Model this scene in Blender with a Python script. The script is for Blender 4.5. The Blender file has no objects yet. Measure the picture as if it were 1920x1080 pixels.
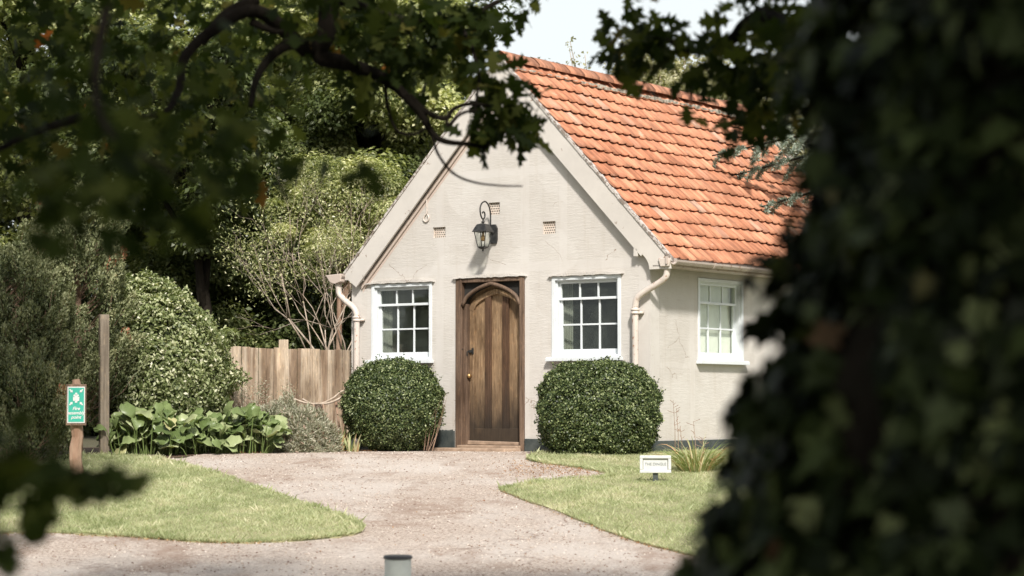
import bpy, bmesh, math, random
import numpy as np
from mathutils import Vector, Matrix
R_=math.radians
sc=bpy.context.scene; COL=sc.collection
# ------------------------------------------------------------ camera, sky, sun
CZ=.6; PITCH=R_(3.07); FPX=4100.
cam=bpy.data.cameras.new('camera'); co=bpy.data.objects.new('camera',cam); COL.objects.link(co)
co.location=(0,0,CZ); co.rotation_euler=(R_(90)+PITCH,0,0)
cam.sensor_width=36; cam.lens=FPX/1920*36; cam.clip_start=.1; cam.clip_end=2000
cam.dof.use_dof=True; cam.dof.focus_distance=27.5; cam.dof.aperture_fstop=3.0; cam.dof.aperture_blades=0
sc.camera=co
SUN_EL=R_(42); SX,SY=.142,-.990          # horizontal direction towards the sun
w=bpy.data.worlds.new('World'); sc.world=w; w.use_nodes=True
nt=w.node_tree; bg=nt.nodes['Background']
sky=nt.nodes.new('ShaderNodeTexSky'); sky.sky_type='NISHITA'; sky.sun_disc=False
sky.sun_elevation=SUN_EL; sky.sun_rotation=math.atan2(SX,SY); sky.dust_density=3.0; sky.air_density=1.2; sky.altitude=50
hs=nt.nodes.new('ShaderNodeHueSaturation'); hs.inputs['Saturation'].default_value=.5; hs.inputs['Value'].default_value=1.0
nt.links.new(sky.outputs[0],hs.inputs['Color']); bg.inputs[1].default_value=.105
# thin bright cloud veil, thickest towards the horizon
tcw=nt.nodes.new('ShaderNodeTexCoord'); sxw=nt.nodes.new('ShaderNodeSeparateXYZ'); nt.links.new(tcw.outputs['Generated'],sxw.inputs[0])
mrw=nt.nodes.new('ShaderNodeMapRange'); mrw.interpolation_type='SMOOTHSTEP'; mrw.inputs[1].default_value=.15; mrw.inputs[2].default_value=.55; mrw.inputs[3].default_value=.92; mrw.inputs[4].default_value=.15
nt.links.new(sxw.outputs[2],mrw.inputs[0]); mxw=nt.nodes.new('ShaderNodeMix'); mxw.data_type='RGBA'; nt.links.new(mrw.outputs[0],mxw.inputs[0]); nt.links.new(hs.outputs[0],mxw.inputs[6]); mxw.inputs[7].default_value=(6.9,7.35,7.4,1)
nt.links.new(mxw.outputs[2],bg.inputs[0])
sl=bpy.data.lights.new('sun','SUN'); sl.energy=4.3; sl.angle=R_(5.0); sl.color=(1,.945,.88)
so=bpy.data.objects.new('sun',sl); COL.objects.link(so)
sd_=Vector((SX*math.cos(SUN_EL),SY*math.cos(SUN_EL),math.sin(SUN_EL)))
so.rotation_euler=sd_.to_track_quat('Z','Y').to_euler(); so.location=(0,-20,30)
vs=sc.view_settings; vs.view_transform='Standard'; vs.look='None'; vs.gamma=1; vs.exposure=.42
sc.render.engine='CYCLES'
# ------------------------------------------------------------ helpers
rng=np.random.default_rng(7); random.seed(7)
_F=np.array([0,math.cos(PITCH),math.sin(PITCH)]);_U=np.array([0,-math.sin(PITCH),math.cos(PITCH)]);_R=np.array([1.,0,0])
def P(px,py,Y):                        # photograph pixel + distance -> point in the place
    v=_F*FPX+_R*(px-960)+_U*(540-py); v=v/v[1]; return np.array([0,0,CZ])+v*Y
ANG=R_(35.8)
HU=np.array([math.cos(ANG),-math.sin(ANG),0]);HD=np.array([math.sin(ANG),math.cos(ANG),0])
HL=np.array([-2.1868,29.8065,0.]); W=4.8
def FR(px,py,v=0.):                    # pixel on the facade plane (offset v) -> house coordinates
    r=P(px,py,1)-np.array([0,0,CZ]); o=HL+HD*v-np.array([0,0,CZ]); t=(o@HD)/(r@HD)
    q=np.array([0,0,CZ])+r*t-HL; return (float(q@HU),v,float(q[2]))
def H2W(u,v,z): return HL+HU*u+HD*v+np.array([0,0,z])
_gy=[-400,6,10,13,26.5,900]; _gz=[-1.0,-1.0,-.93,-.81,0,0]
def gz(y): return float(np.interp(y,_gy,_gz))
def gzv(y): return np.interp(y,_gy,_gz)
def tag(o,label=None,cat=None,group=None,kind=None):
    if label:o['label']=label
    if cat:o['category']=cat
    if group:o['group']=group
    if kind:o['kind']=kind
    return o
def empty(name,loc,rz=0,label=None,cat=None,group=None):
    o=bpy.data.objects.new(name,None); COL.objects.link(o); o.location=loc; o.rotation_euler=(0,0,rz); o.empty_display_size=.1
    return tag(o,label,cat,group)
def link(name,me,mats,parent=None,smooth=False,world=False):
    o=bpy.data.objects.new(name,me); COL.objects.link(o)
    for m in (mats if isinstance(mats,(list,tuple)) else [mats]): me.materials.append(m)
    if smooth: me.polygons.foreach_set('use_smooth',[True]*len(me.polygons))
    if parent:
        o.parent=parent
        if world: # vertices are given in world coordinates: bring them to the parent's
            root=parent; M_=Matrix.Identity(4)
            while root: M_=Matrix.Translation(root.location)@root.rotation_euler.to_matrix().to_4x4()@M_; root=root.parent
            me.transform(M_.inverted())
    return o
def npmesh(name,V,Fc,k,rnd=None):      # V (n,3), Fc (m,k)
    me=bpy.data.meshes.new(name); V=np.asarray(V,np.float32); Fc=np.asarray(Fc,np.int32)
    me.vertices.add(len(V)); me.vertices.foreach_set('co',V.ravel())
    me.loops.add(Fc.size); me.loops.foreach_set('vertex_index',Fc.ravel())
    me.polygons.add(len(Fc)); me.polygons.foreach_set('loop_start',np.arange(0,Fc.size,k,dtype=np.int32))
    me.update(calc_edges=True)
    if rnd is not None:
        a=me.attributes.new('rnd','FLOAT','POINT'); a.data.foreach_set('value',np.asarray(rnd,np.float32))
    return me
def nrm(a): return a/np.maximum(np.linalg.norm(a,axis=-1,keepdims=True),1e-9)
# leaf shapes: verts (x across, y along, z up), quads
def tmpl_simple(wd=.5,fold=.12):
    return np.array([[0,0,0],[-wd/2,.45,fold],[0,1,-.05],[wd/2,.45,fold]]),np.array([[0,3,2,1]])
def tmpl_fold(wd=.5,fold=.15):
    return np.array([[0,0,0],[-wd/2,.4,fold],[-wd*.33,.75,fold*.7],[0,1,-.12],[wd*.33,.75,fold*.7],[wd/2,.4,fold],[0,.5,0.]]),np.array([[0,6,2,1],[6,3,3,2],[0,5,4,6],[6,4,3,3]])
def tmpl_outline(h,fold=.2):           # h: half outline (x,y)
    n=len(h); V=[]; Fc=[]
    for x,y in h: V+= [[0,y,-.10*y*y],[x,y,fold*x-.12*y*y],[-x,y,fold*x-.12*y*y]]
    for i in range(n-1):
        a=3*i;b=a+3; Fc+=[[a,a+1,b+1,b],[a,b,b+2,a+2]]
    return np.array(V),np.array(Fc)
OAK=tmpl_outline([(.012,0),(.015,.1),(.10,.17),(.21,.2),(.10,.29),(.20,.4),(.37,.43),(.30,.5),(.13,.54),(.27,.68),(.36,.74),(.22,.77),(.11,.79),(.16,.9),(.06,.91),(.0,1)])
IVY=tmpl_outline([(.01,0),(.28,-.02),(.42,.12),(.26,.28),(.46,.48),(.24,.52),(.14,.7),(0,1)],.1)
ROUND=tmpl_outline([(.03,0),(.12,.10),(.27,.25),(.36,.48),(.34,.68),(.24,.86),(.10,.97),(0,1)],.5)
SIMPLE=tmpl_simple(.55); NARROW=tmpl_simple(.22,.05); NEEDLE=tmpl_simple(.3,.02)
LONG=tmpl_simple(.36,.1)
def leafmesh(name,C,N,T,S,tm,rnd=None):
    V0,F0=tm; N=nrm(N); T=nrm(T-(T*N).sum(1,keepdims=True)*N); B=np.cross(T,N); n=len(C)
    S=np.broadcast_to(np.asarray(S,float).reshape(-1,1,1) if np.ndim(S) else np.full((1,1,1),S),(n,1,1))
    V=C[:,None,:]+S*(V0[None,:,0:1]*B[:,None,:]+V0[None,:,1:2]*T[:,None,:]+V0[None,:,2:3]*N[:,None,:])
    Fc=(F0[None]+np.arange(n)[:,None,None]*len(V0)).reshape(-1,F0.shape[1])
    if rnd is None: rnd=rng.random(n)
    return npmesh(name,V.reshape(-1,3),Fc,F0.shape[1],np.repeat(rnd,len(V0)))
def rdir(n): return nrm(rng.normal(size=(n,3)))
class MB:
    def __init__(s): s.bm=bmesh.new()
    def box(s,a,b,mp=None):
        x0,y0,z0=a;x1,y1,z1=b
        vs=[s.bm.verts.new(mp(*p) if mp else p) for p in ((x0,y0,z0),(x1,y0,z0),(x1,y1,z0),(x0,y1,z0),(x0,y0,z1),(x1,y0,z1),(x1,y1,z1),(x0,y1,z1))]
        for f in ((0,3,2,1),(4,5,6,7),(0,1,5,4),(1,2,6,5),(2,3,7,6),(3,0,4,7)): s.bm.faces.new([vs[i] for i in f])
        return s
    def tube(s,pts,r,seg=8,cap=True):
        pts=[Vector(p) for p in pts]; n=len(pts); rs=r if isinstance(r,(list,tuple,np.ndarray)) else [r]*n
        rings=[]; up=None
        for i,p in enumerate(pts):
            t=(pts[min(i+1,n-1)]-pts[max(i-1,0)]).normalized()
            if up is None: up=Vector((0,0,1)) if abs(t.z)<.9 else Vector((1,0,0))
            x=t.cross(up).normalized(); up=x.cross(t).normalized()
            rings.append([s.bm.verts.new(p+(x*math.cos(a)+up*math.sin(a))*rs[i]) for a in [2*math.pi*k/seg for k in range(seg)]])
        for i in range(n-1):
            for k in range(seg): s.bm.faces.new([rings[i][k],rings[i][(k+1)%seg],rings[i+1][(k+1)%seg],rings[i+1][k]])
        if cap:
            s.bm.faces.new(rings[0][::-1]); s.bm.faces.new(rings[-1])
        return s
    def lathe(s,c,prof,seg=20,ang=0):      # prof (r,z)
        rings=[[s.bm.verts.new((c[0]+r*math.cos(a),c[1]+r*math.sin(a),c[2]+z)) for a in [ang+2*math.pi*k/seg for k in range(seg)]] for r,z in prof]
        for i in range(len(prof)-1):
            for k in range(seg): s.bm.faces.new([rings[i][k],rings[i][(k+1)%seg],rings[i+1][(k+1)%seg],rings[i+1][k]])
        s.bm.faces.new(rings[0][::-1]); s.bm.faces.new(rings[-1]); return s
    def prism(s,poly,a,b,mp):              # poly 2D, extruded in depth a..b ; mp(x,depth,y)
        A=[s.bm.verts.new(mp(x,a,y)) for x,y in poly]; B=[s.bm.verts.new(mp(x,b,y)) for x,y in poly]; n=len(poly)
        s.bm.faces.new(A); s.bm.faces.new(B[::-1])
        for i in range(n): s.bm.faces.new([A[i],B[i],B[(i+1)%n],A[(i+1)%n]])
        return s
    def build(s,name,mats,parent=None,smooth=False,bevel=0,world=False):
        bmesh.ops.recalc_face_normals(s.bm,faces=s.bm.faces)
        me=bpy.data.meshes.new(name); s.bm.to_mesh(me); s.bm.free()
        o=link(name,me,mats,parent,smooth,world)
        if bevel:
            b=o.modifiers.new('bevel','BEVEL'); b.width=bevel; b.segments=2; b.limit_method='ANGLE'
        return o
def smooth_path(pts,n=8):
    pts=[np.array(p,float) for p in pts]; Q=[2*pts[0]-pts[1]]+pts+[2*pts[-1]-pts[-2]]; out=[]
    for i in range(1,len(Q)-2):
        for k in range(n):
            t=k/n; a,b,c,d=Q[i-1],Q[i],Q[i+1],Q[i+2]
            out.append(.5*((2*b)+(c-a)*t+(2*a-5*b+4*c-d)*t*t+(3*b-a-3*c+d)*t**3))
    out.append(pts[-1]); return out
# ------------------------------------------------------------ materials
def newmat(name):
    m=bpy.data.materials.new(name); m.use_nodes=True; nt=m.node_tree; p=nt.nodes['Principled BSDF']; return m,nt,p
def ramp(nt,fac,stops):
    r=nt.nodes.new('ShaderNodeValToRGB'); e=r.color_ramp.elements
    while len(e)<len(stops): e.new(.5)
    for k,(pos,c) in enumerate(stops): e[k].position=pos; e[k].color=(*c,1)
    nt.links.new(fac,r.inputs[0]); return r.outputs[0]
def noise(nt,scale,detail=4,rough=.55,stretch=(1,1,1),coord='Object',dist=0):
    tc=nt.nodes.new('ShaderNodeTexCoord'); mp=nt.nodes.new('ShaderNodeMapping'); mp.inputs['Scale'].default_value=stretch
    n=nt.nodes.new('ShaderNodeTexNoise'); n.inputs['Scale'].default_value=scale; n.inputs['Detail'].default_value=detail; n.inputs['Roughness'].default_value=rough; n.inputs['Distortion'].default_value=dist
    nt.links.new(tc.outputs[coord],mp.inputs[0]); nt.links.new(mp.outputs[0],n.inputs[0]); return n.outputs['Fac']
def mixc(nt,f,a,b,mode='MIX'):
    m=nt.nodes.new('ShaderNodeMix'); m.data_type='RGBA'; m.blend_type=mode
    for s,v in ((m.inputs[0],f),(m.inputs[6],a),(m.inputs[7],b)):
        if isinstance(v,(int,float)): s.default_value=v
        elif isinstance(v,tuple): s.default_value=(*v,1)
        else: nt.links.new(v,s)
    return m.outputs[2]
def math_(nt,op,a,b=0.,c=None):
    m=nt.nodes.new('ShaderNodeMath'); m.operation=op
    for i,v in enumerate((a,b,c)):
        if v is None: continue
        if isinstance(v,(int,float)): m.inputs[i].default_value=v
        else: nt.links.new(v,m.inputs[i])
    return m.outputs[0]
def bump(nt,p,h,strength=.3,dist=.01):
    b=nt.nodes.new('ShaderNodeBump'); b.inputs['Strength'].default_value=strength; b.inputs['Distance'].default_value=dist
    nt.links.new(h,b.inputs['Height']); nt.links.new(b.outputs[0],p.inputs['Normal'])
def M(name,c1,c2=None,scale=8,rough=.7,bs=.2,bscale=None,stretch=(1,1,1),metal=0,bd=.005,lo=.35,hi=.65,spec=.4):
    m,nt,p=newmat(name); c2=c2 or tuple(x*.75 for x in c1)
    nt.links.new(ramp(nt,noise(nt,scale,5,.6,stretch),[(lo,c1),(hi,c2)]),p.inputs['Base Color'])
    p.inputs['Roughness'].default_value=rough; p.inputs['Metallic'].default_value=metal; p.inputs['Specular IOR Level'].default_value=spec
    if bs: bump(nt,p,noise(nt,bscale or scale*4,5,.6,stretch),bs,bd)
    return m
def LM(name,stops,trans=.3,rough=.45,spec=.5,tcol=1.6):
    m,nt,p=newmat(name); at=nt.nodes.new('ShaderNodeAttribute'); at.attribute_name='rnd'
    c=ramp(nt,at.outputs['Fac'],stops); nt.links.new(c,p.inputs['Base Color'])
    p.inputs['Roughness'].default_value=rough; p.inputs['Specular IOR Level'].default_value=spec
    if trans:
        t=nt.nodes.new('ShaderNodeBsdfTranslucent'); mx=nt.nodes.new('ShaderNodeMixShader'); mx.inputs[0].default_value=trans
        nt.links.new(mixc(nt,1.,c,(tcol,tcol*1.05,tcol*.5),'MULTIPLY'),t.inputs[0])
        nt.links.new(p.outputs[0],mx.inputs[1]); nt.links.new(t.outputs[0],mx.inputs[2]); nt.links.new(mx.outputs[0],nt.nodes['Material Output'].inputs[0])
    return m
# plaster: brushed render with smoother bands, hairline cracks, a little dirt
def plaster(name,side=False):
    m,nt,p=newmat(name)
    tc=nt.nodes.new('ShaderNodeTexCoord'); sx=nt.nodes.new('ShaderNodeSeparateXYZ'); nt.links.new(tc.outputs['Object'],sx.inputs[0])
    X=sx.outputs[1 if side else 0]; Z=sx.outputs[2]
    warp=math_(nt,'MULTIPLY',math_(nt,'SUBTRACT',noise(nt,3,3),.5),.06)
    Xw=math_(nt,'ADD',X,warp); Zw=math_(nt,'ADD',Z,warp)
    band=None
    bands=[(.0,.18),(2.9,.07),(3.5,.06),(1.52,.06),(4.72,.09)] if not side else [(.0,.1),(1.0,.06),(2.9,.3)]
    for c,h in bands:
        k=math_(nt,'COMPARE',Xw,c,h); band=k if band is None else math_(nt,'MAXIMUM',band,k)
    for c,h in ([(2.38,.06),(3.62,.05)] if not side else [(1.1,.04)]): band=math_(nt,'MAXIMUM',band,math_(nt,'COMPARE',Zw,c,h))
    st=(1,1,6)
    rough_h=math_(nt,'ADD',noise(nt,7,6,.62,st),math_(nt,'MULTIPLY',noise(nt,30,3,.6,(1,1,3)),.35))
    amp=math_(nt,'SUBTRACT',1.,math_(nt,'MULTIPLY',band,.72))
    big=noise(nt,1.6,3,.5)
    h=math_(nt,'ADD',math_(nt,'MULTIPLY',rough_h,amp),math_(nt,'ADD',math_(nt,'MULTIPLY',band,.55),math_(nt,'MULTIPLY',big,2.2)))
    # cracks
    vo=nt.nodes.new('ShaderNodeTexVoronoi'); vo.feature='DISTANCE_TO_EDGE'; vo.inputs['Scale'].default_value=.85
    wv=nt.nodes.new('ShaderNodeVectorMath'); wv.operation='ADD'; nz=nt.nodes.new('ShaderNodeTexNoise'); nz.inputs['Scale'].default_value=3.5; nz.inputs['Detail'].default_value=5
    nt.links.new(tc.outputs['Object'],nz.inputs[0]); sc_=nt.nodes.new('ShaderNodeVectorMath'); sc_.operation='SCALE'; sc_.inputs[3].default_value=.35
    nt.links.new(nz.outputs['Color'],sc_.inputs[0]); nt.links.new(tc.outputs['Object'],wv.inputs[0]); nt.links.new(sc_.outputs[0],wv.inputs[1]); nt.links.new(wv.outputs[0],vo.inputs[0])
    cr=math_(nt,'LESS_THAN',vo.outputs['Distance'],.0024)
    cr=math_(nt,'MULTIPLY',cr,math_(nt,'GREATER_THAN',noise(nt,1.1,2,.5),.60))
    base=ramp(nt,noise(nt,2.3,6,.6),[(.3,(.56,.535,.50)),(.7,(.50,.47,.43))])
    base=mixc(nt,math_(nt,'MULTIPLY',band,.35),base,(.585,.56,.53))
    fine=ramp(nt,noise(nt,9,6,.65,(1,1,5)),[(.4,(1,1,1)),(.62,(1.0,1.0,1.0)),(.72,(.80,.76,.71))])
    base=mixc(nt,1.,base,fine,'MULTIPLY')
    run=ramp(nt,noise(nt,5,6,.65,(2.6,2.6,.18)),[(.54,(1,1,1)),(.70,(.95,.935,.915))])
    base=mixc(nt,1.,base,run,'MULTIPLY')
    patch=ramp(nt,noise(nt,.9,2,.4),[(.50,(1,1,1)),(.515,(.955,.95,.945))])
    base=mixc(nt,1.,base,patch,'MULTIPLY')
    if not side:      # rain streaks below the two sills
        under=math_(nt,'MAXIMUM',math_(nt,'COMPARE',X,.87,.56),math_(nt,'COMPARE',X,3.86,.56))
        zf=nt.nodes.new('ShaderNodeMapRange'); zf.inputs[1].default_value=.55; zf.inputs[2].default_value=1.16; nt.links.new(Z,zf.inputs[0])
        under=math_(nt,'MULTIPLY',math_(nt,'MULTIPLY',under,math_(nt,'LESS_THAN',Z,1.165)),zf.outputs[0])
        base=mixc(nt,math_(nt,'MULTIPLY',under,ramp(nt,noise(nt,9,5,.6,(2,2,.12)),[(.42,(0,0,0)),(.66,(.6,.6,.6))])),base,(.30,.26,.21))
    # damp grime near the ground and runs under the eaves
    low=nt.nodes.new('ShaderNodeMapRange'); low.inputs[1].default_value=.75; low.inputs[2].default_value=.15; nt.links.new(math_(nt,'ADD',Z,math_(nt,'MULTIPLY',noise(nt,4,4,.6,(1,1,.3)),.5)),low.inputs[0])
    base=mixc(nt,math_(nt,'MULTIPLY',low.outputs[0],.35),base,(.46,.40,.32))
    base=mixc(nt,math_(nt,'MULTIPLY',cr,.7),base,(.25,.18,.13))
    nt.links.new(base,p.inputs['Base Color']); p.inputs['Roughness'].default_value=.75; p.inputs['Specular IOR Level'].default_value=.3
    bump(nt,p,math_(nt,'SUBTRACT',h,math_(nt,'MULTIPLY',cr,1.)),.45,.012)
    return m
m_wall=plaster('plaster_front'); m_side=plaster('plaster_side',True)
def flaky(name,c,u,amt=.62,sc=9,rough=.5,stretch=(1,1,1)):     # paint worn through to wood / rust
    m,nt,p=newmat(name); n1=noise(nt,sc,8,.7,stretch)
    k=ramp(nt,n1,[(amt,(0,0,0)),(amt+.02,(1,1,1))])
    b=ramp(nt,noise(nt,2.5,5,.6),[(.35,c),(.7,tuple(x*.87 for x in c))])
    nt.links.new(mixc(nt,k,b,u),p.inputs['Base Color']); p.inputs['Roughness'].default_value=rough
    bump(nt,p,math_(nt,'ADD',math_(nt,'MULTIPLY',k,-1.),math_(nt,'MULTIPLY',noise(nt,40,3,.6,stretch),.25)),.5,.003); return m
m_barge=flaky('flaking_cream_paint',(.57,.535,.49),(.27,.20,.15),.64,7)
m_bargeedge=flaky('weathered_verge',(.52,.48,.44),(.22,.18,.15),.5,14)
m_pink=flaky('pink_primer',(.54,.45,.39),(.36,.22,.15),.66,12)
m_pipe=flaky('pipe_paint',(.60,.53,.47),(.36,.18,.10),.60,18,.45)
m_gutter=flaky('gutter_paint',(.48,.41,.36),(.30,.2,.15),.58,10,.45)
m_white=flaky('white_gloss_paint',(.68,.715,.73),(.40,.37,.31),.70,14,.35)
m_plinth=M('black_plinth_paint',(.035,.045,.045),(.07,.08,.075),6,.55,.5,25,bd=.01)
m_step=M('worn_stone',(.40,.29,.21),(.24,.17,.12),9,.85,.5,40,bd=.01)
m_black=M('black_iron',(.022,.022,.022),(.05,.05,.048),20,.42,.2,60,metal=.3)
m_dark=M('dark_inside',(.018,.016,.014),(.03,.028,.024),3,.9,0)
m_inside=M('dim_room_green',(.055,.07,.05),(.03,.04,.03),1.2,.9,0)  # dimness of the room behind the panes put into this dark green
m_brass=M('worn_brass',(.55,.36,.16),(.35,.2,.09),30,.35,.1,metal=.8)
m_mortar=M('mortar_lichen',(.50,.45,.37),(.13,.12,.09),16,.9,.8,40,bd=.01)
m_grille=M('air_brick_clay',(.66,.58,.50),(.56,.46,.38),20,.8,.3)
m_blind=M('roller_blind',(.86,.86,.78),(.80,.80,.72),2,.9,0)
m_curtain=M('net_curtain',(.34,.35,.30),(.25,.26,.22),5,.95,.3,40,(6,6,.3))
m_glassm,nt_,p_=newmat('window_glass')
tr=nt_.nodes.new('ShaderNodeBsdfTransparent'); tr.inputs[0].default_value=(.94,.96,.94,1); gl=nt_.nodes.new('ShaderNodeBsdfGlossy'); gl.inputs['Roughness'].default_value=.03
lw_=nt_.nodes.new('ShaderNodeLayerWeight'); lw_.inputs[0].default_value=.5; fz_=math_(nt_,'ADD',math_(nt_,'MULTIPLY',math_(nt_,'POWER',lw_.outputs['Facing'],5.),.9),.03); mx=nt_.nodes.new('ShaderNodeMixShader')
bp_=nt_.nodes.new('ShaderNodeBump'); bp_.inputs['Strength'].default_value=.15; bp_.inputs['Distance'].default_value=.01; nt_.links.new(noise(nt_,3,2),bp_.inputs['Height']); nt_.links.new(bp_.outputs[0],gl.inputs['Normal'])
df=nt_.nodes.new('ShaderNodeBsdfDiffuse'); df.inputs[0].default_value=(.35,.4,.34,1); mx2=nt_.nodes.new('ShaderNodeMixShader')
nt_.links.new(math_(nt_,'MULTIPLY',ramp(nt_,noise(nt_,5,6,.7),[(.4,(.2,.2,.2)),(.75,(1,1,1))]),.06),mx2.inputs[0])
nt_.links.new(tr.outputs[0],mx2.inputs[1]); nt_.links.new(df.outputs[0],mx2.inputs[2])
nt_.links.new(fz_,mx.inputs[0]); nt_.links.new(mx2.outputs[0],mx.inputs[1]); nt_.links.new(gl.outputs[0],mx.inputs[2]); nt_.links.new(mx.outputs[0],nt_.nodes['Material Output'].inputs[0])
m_glass=m_glassm
def wood(name,c1,c2,c3,grain=(14,14,.8),scale=3,rough=.65,wear=None,fl=.4,board=False):
    m,nt,p=newmat(name); g=noise(nt,scale,8,.7,grain,dist=.6)
    c=ramp(nt,g,[(.28,c3),(.48,c1),(.72,c2)])
    st=ramp(nt,noise(nt,1.1,5,.6,(1.6,1.6,.7)),[(.38,(1,1,1)),(.68,(fl,fl*.93,fl*.85))])
    c=mixc(nt,1.,c,st,'MULTIPLY')
    if board: c=mixc(nt,1.,c,ramp(nt,noise(nt,6.5,1,.5,(1,0,.04)),[(.38,(.55,.48,.43)),(.5,(1,1,1)),(.62,(1.15,1.13,1.1))]),'MULTIPLY')
    fleck=ramp(nt,noise(nt,26,3,.6,(1.2,1.2,.5)),[(.55,(1,1,1)),(.7,(1.35,1.3,1.2))])
    c=mixc(nt,1.,c,fleck,'MULTIPLY')
    if wear:      # weathered, water-stained foot of the door
        tc=nt.nodes.new('ShaderNodeTexCoord'); sx=nt.nodes.new('ShaderNodeSeparateXYZ'); nt.links.new(tc.outputs['Object'],sx.inputs[0])
        mr=nt.nodes.new('ShaderNodeMapRange'); mr.inputs[1].default_value=wear; mr.inputs[2].default_value=.68
        nt.links.new(math_(nt,'ADD',sx.outputs[2],math_(nt,'MULTIPLY',noise(nt,5,4,.6,(2,2,.5)),.7)),mr.inputs[0])
        c=mixc(nt,math_(nt,'MULTIPLY',mr.outputs[0],.93),c,(.028,.022,.017))
    nt.links.new(c,p.inputs['Base Color']); p.inputs['Roughness'].default_value=rough; p.inputs['Specular IOR Level'].default_value=.3
    bump(nt,p,g,.5,.004); return m
m_oak=wood('oak_door_wood',(.35,.23,.13),(.56,.40,.25),(.12,.065,.04),grain=(16,16,1.2),wear=1.5,fl=.28)
m_oakd=wood('oak_moulding_wood',(.12,.068,.04),(.18,.105,.062),(.05,.03,.018),wear=1.5)
m_frame=wood('weathered_door_frame',(.15,.10,.07),(.27,.19,.135),(.06,.04,.028),fl=.5)
m_fence=wood('fence_larch',(.58,.48,.37),(.72,.62,.50),(.20,.13,.085),grain=(16,16,1.1),scale=2.2,fl=.42,board=True)
m_post=wood('grey_post_wood',(.24,.20,.155),(.33,.28,.22),(.12,.095,.07),fl=.5)
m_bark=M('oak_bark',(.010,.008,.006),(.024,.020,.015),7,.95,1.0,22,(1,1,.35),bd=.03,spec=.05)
m_barkred=M('reddish_bark',(.22,.13,.085),(.36,.25,.18),9,.85,.8,30,(1,1,.3),bd=.01)
m_twigpale=M('pale_twig_bark',(.50,.42,.34),(.30,.23,.17),12,.85,.3)
# roof tile
m_tile,nt_,p_=newmat('terracotta_pantile'); at_=nt_.nodes.new('ShaderNodeAttribute'); at_.attribute_name='rnd'
c_=ramp(nt_,at_.outputs['Fac'],[(0,(.44,.19,.105)),(.3,(.54,.245,.14)),(.6,(.58,.285,.17)),(.85,(.50,.22,.125)),(.97,(.50,.26,.17)),(1,(.50,.33,.24))])
c_=mixc(nt_,1.,c_,ramp(nt_,noise(nt_,5,6,.65,(.7,1.6,.7)),[(.35,(1.1,1.06,1.04)),(.55,(.82,.78,.76)),(.72,(.52,.50,.50))]),'MULTIPLY')
c_=mixc(nt_,1.,c_,ramp(nt_,noise(nt_,1.,5,.62,(1.1,17,1.1)),[(.36,(1.12,1.15,1.2)),(.48,(1,1,1)),(.62,(.70,.69,.70))]),'MULTIPLY')
lich=ramp(nt_,noise(nt_,3.2,8,.75),[(.62,(0,0,0)),(.68,(1,1,1))])
c_=mixc(nt_,math_(nt_,'MULTIPLY',lich,.45),c_,(.50,.42,.34))
nt_.links.new(c_,p_.inputs['Base Color']); p_.inputs['Roughness'].default_value=.75; p_.inputs['Specular IOR Level'].default_value=.3
bump(nt_,p_,noise(nt_,40,4,.6),.25,.004)
m_tar,nt_,p_=newmat('pink_gravel_tarmac')
c_=ramp(nt_,noise(nt_,38,5,.75),[(.38,(.22,.155,.12)),(.5,(.46,.375,.31)),(.62,(.66,.575,.50))])
c_=mixc(nt_,ramp(nt_,noise(nt_,.9,5,.6,(1,.6,1)),[(.42,(0,0,0)),(.62,(.6,.6,.6))]),c_,(.60,.55,.50))
c_=mixc(nt_,ramp(nt_,noise(nt_,1.3,7,.7,(1,.5,1)),[(.54,(0,0,0)),(.66,(.75,.75,.75))]),c_,(.27,.18,.13))
vo_=nt_.nodes.new('ShaderNodeTexVoronoi'); vo_.feature='DISTANCE_TO_EDGE'; vo_.inputs['Scale'].default_value=.33; tc_=nt_.nodes.new('ShaderNodeTexCoord'); nz_=nt_.nodes.new('ShaderNodeTexNoise'); nz_.inputs['Scale'].default_value=1.6; nz_.inputs['Detail'].default_value=6; va_=nt_.nodes.new('ShaderNodeVectorMath'); va_.operation='ADD'
nt_.links.new(tc_.outputs['Object'],nz_.inputs[0]); nt_.links.new(tc_.outputs['Object'],va_.inputs[0]); nt_.links.new(nz_.outputs['Color'],va_.inputs[1]); nt_.links.new(va_.outputs[0],vo_.inputs[0])
c_=mixc(nt_,math_(nt_,'MULTIPLY',math_(nt_,'LESS_THAN',vo_.outputs['Distance'],.004),.45),c_,(.16,.10,.07))
nt_.links.new(c_,p_.inputs['Base Color']); p_.inputs['Roughness'].default_value=.72; bump(nt_,p_,noise(nt_,80,3,.7),.9,.012)
m_soil=M('brown_soil',(.085,.055,.036),(.15,.10,.065),5,.95,.9,30,bd=.03)
m_earth=M('rough_ground',(.06,.065,.03),(.10,.085,.05),1.2,.95,.8,10,bd=.05)
m_turf=M('turf_base',(.24,.25,.12),(.34,.31,.18),2.5,.95,.6,40,bd=.02)
G=lambda *a:a
m_grass=LM('grass_blades',[(0,(.24,.28,.13)),(.4,(.40,.44,.25)),(.75,(.53,.54,.35)),(1,(.64,.60,.44))],.35,.5,.35,1.3)
m_oakleaf=LM('oak_leaf',[(0,(.010,.016,.004)),(.5,(.022,.032,.007)),(.93,(.065,.075,.018)),(.992,(.10,.08,.02)),(1,(.30,.08,.015))],.34,.6,.06,2.4)  # foreground shade partly put into these very dark leaf colours
m_crownA=LM('sunny_oak_leaf',[(0,(.06,.08,.02)),(.35,(.22,.25,.09)),(.75,(.52,.53,.26)),(1,(.78,.75,.50))],.3,.36,.7)  # sunlit highlights and deep shadows put into the wide leaf colour range
m_crownB=LM('shaded_tree_leaf',[(0,(.04,.058,.018)),(.6,(.10,.125,.042)),(1,(.26,.27,.12))],.28,.45,.45)  # darker set for shaded growth, the shade put into the colour
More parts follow.
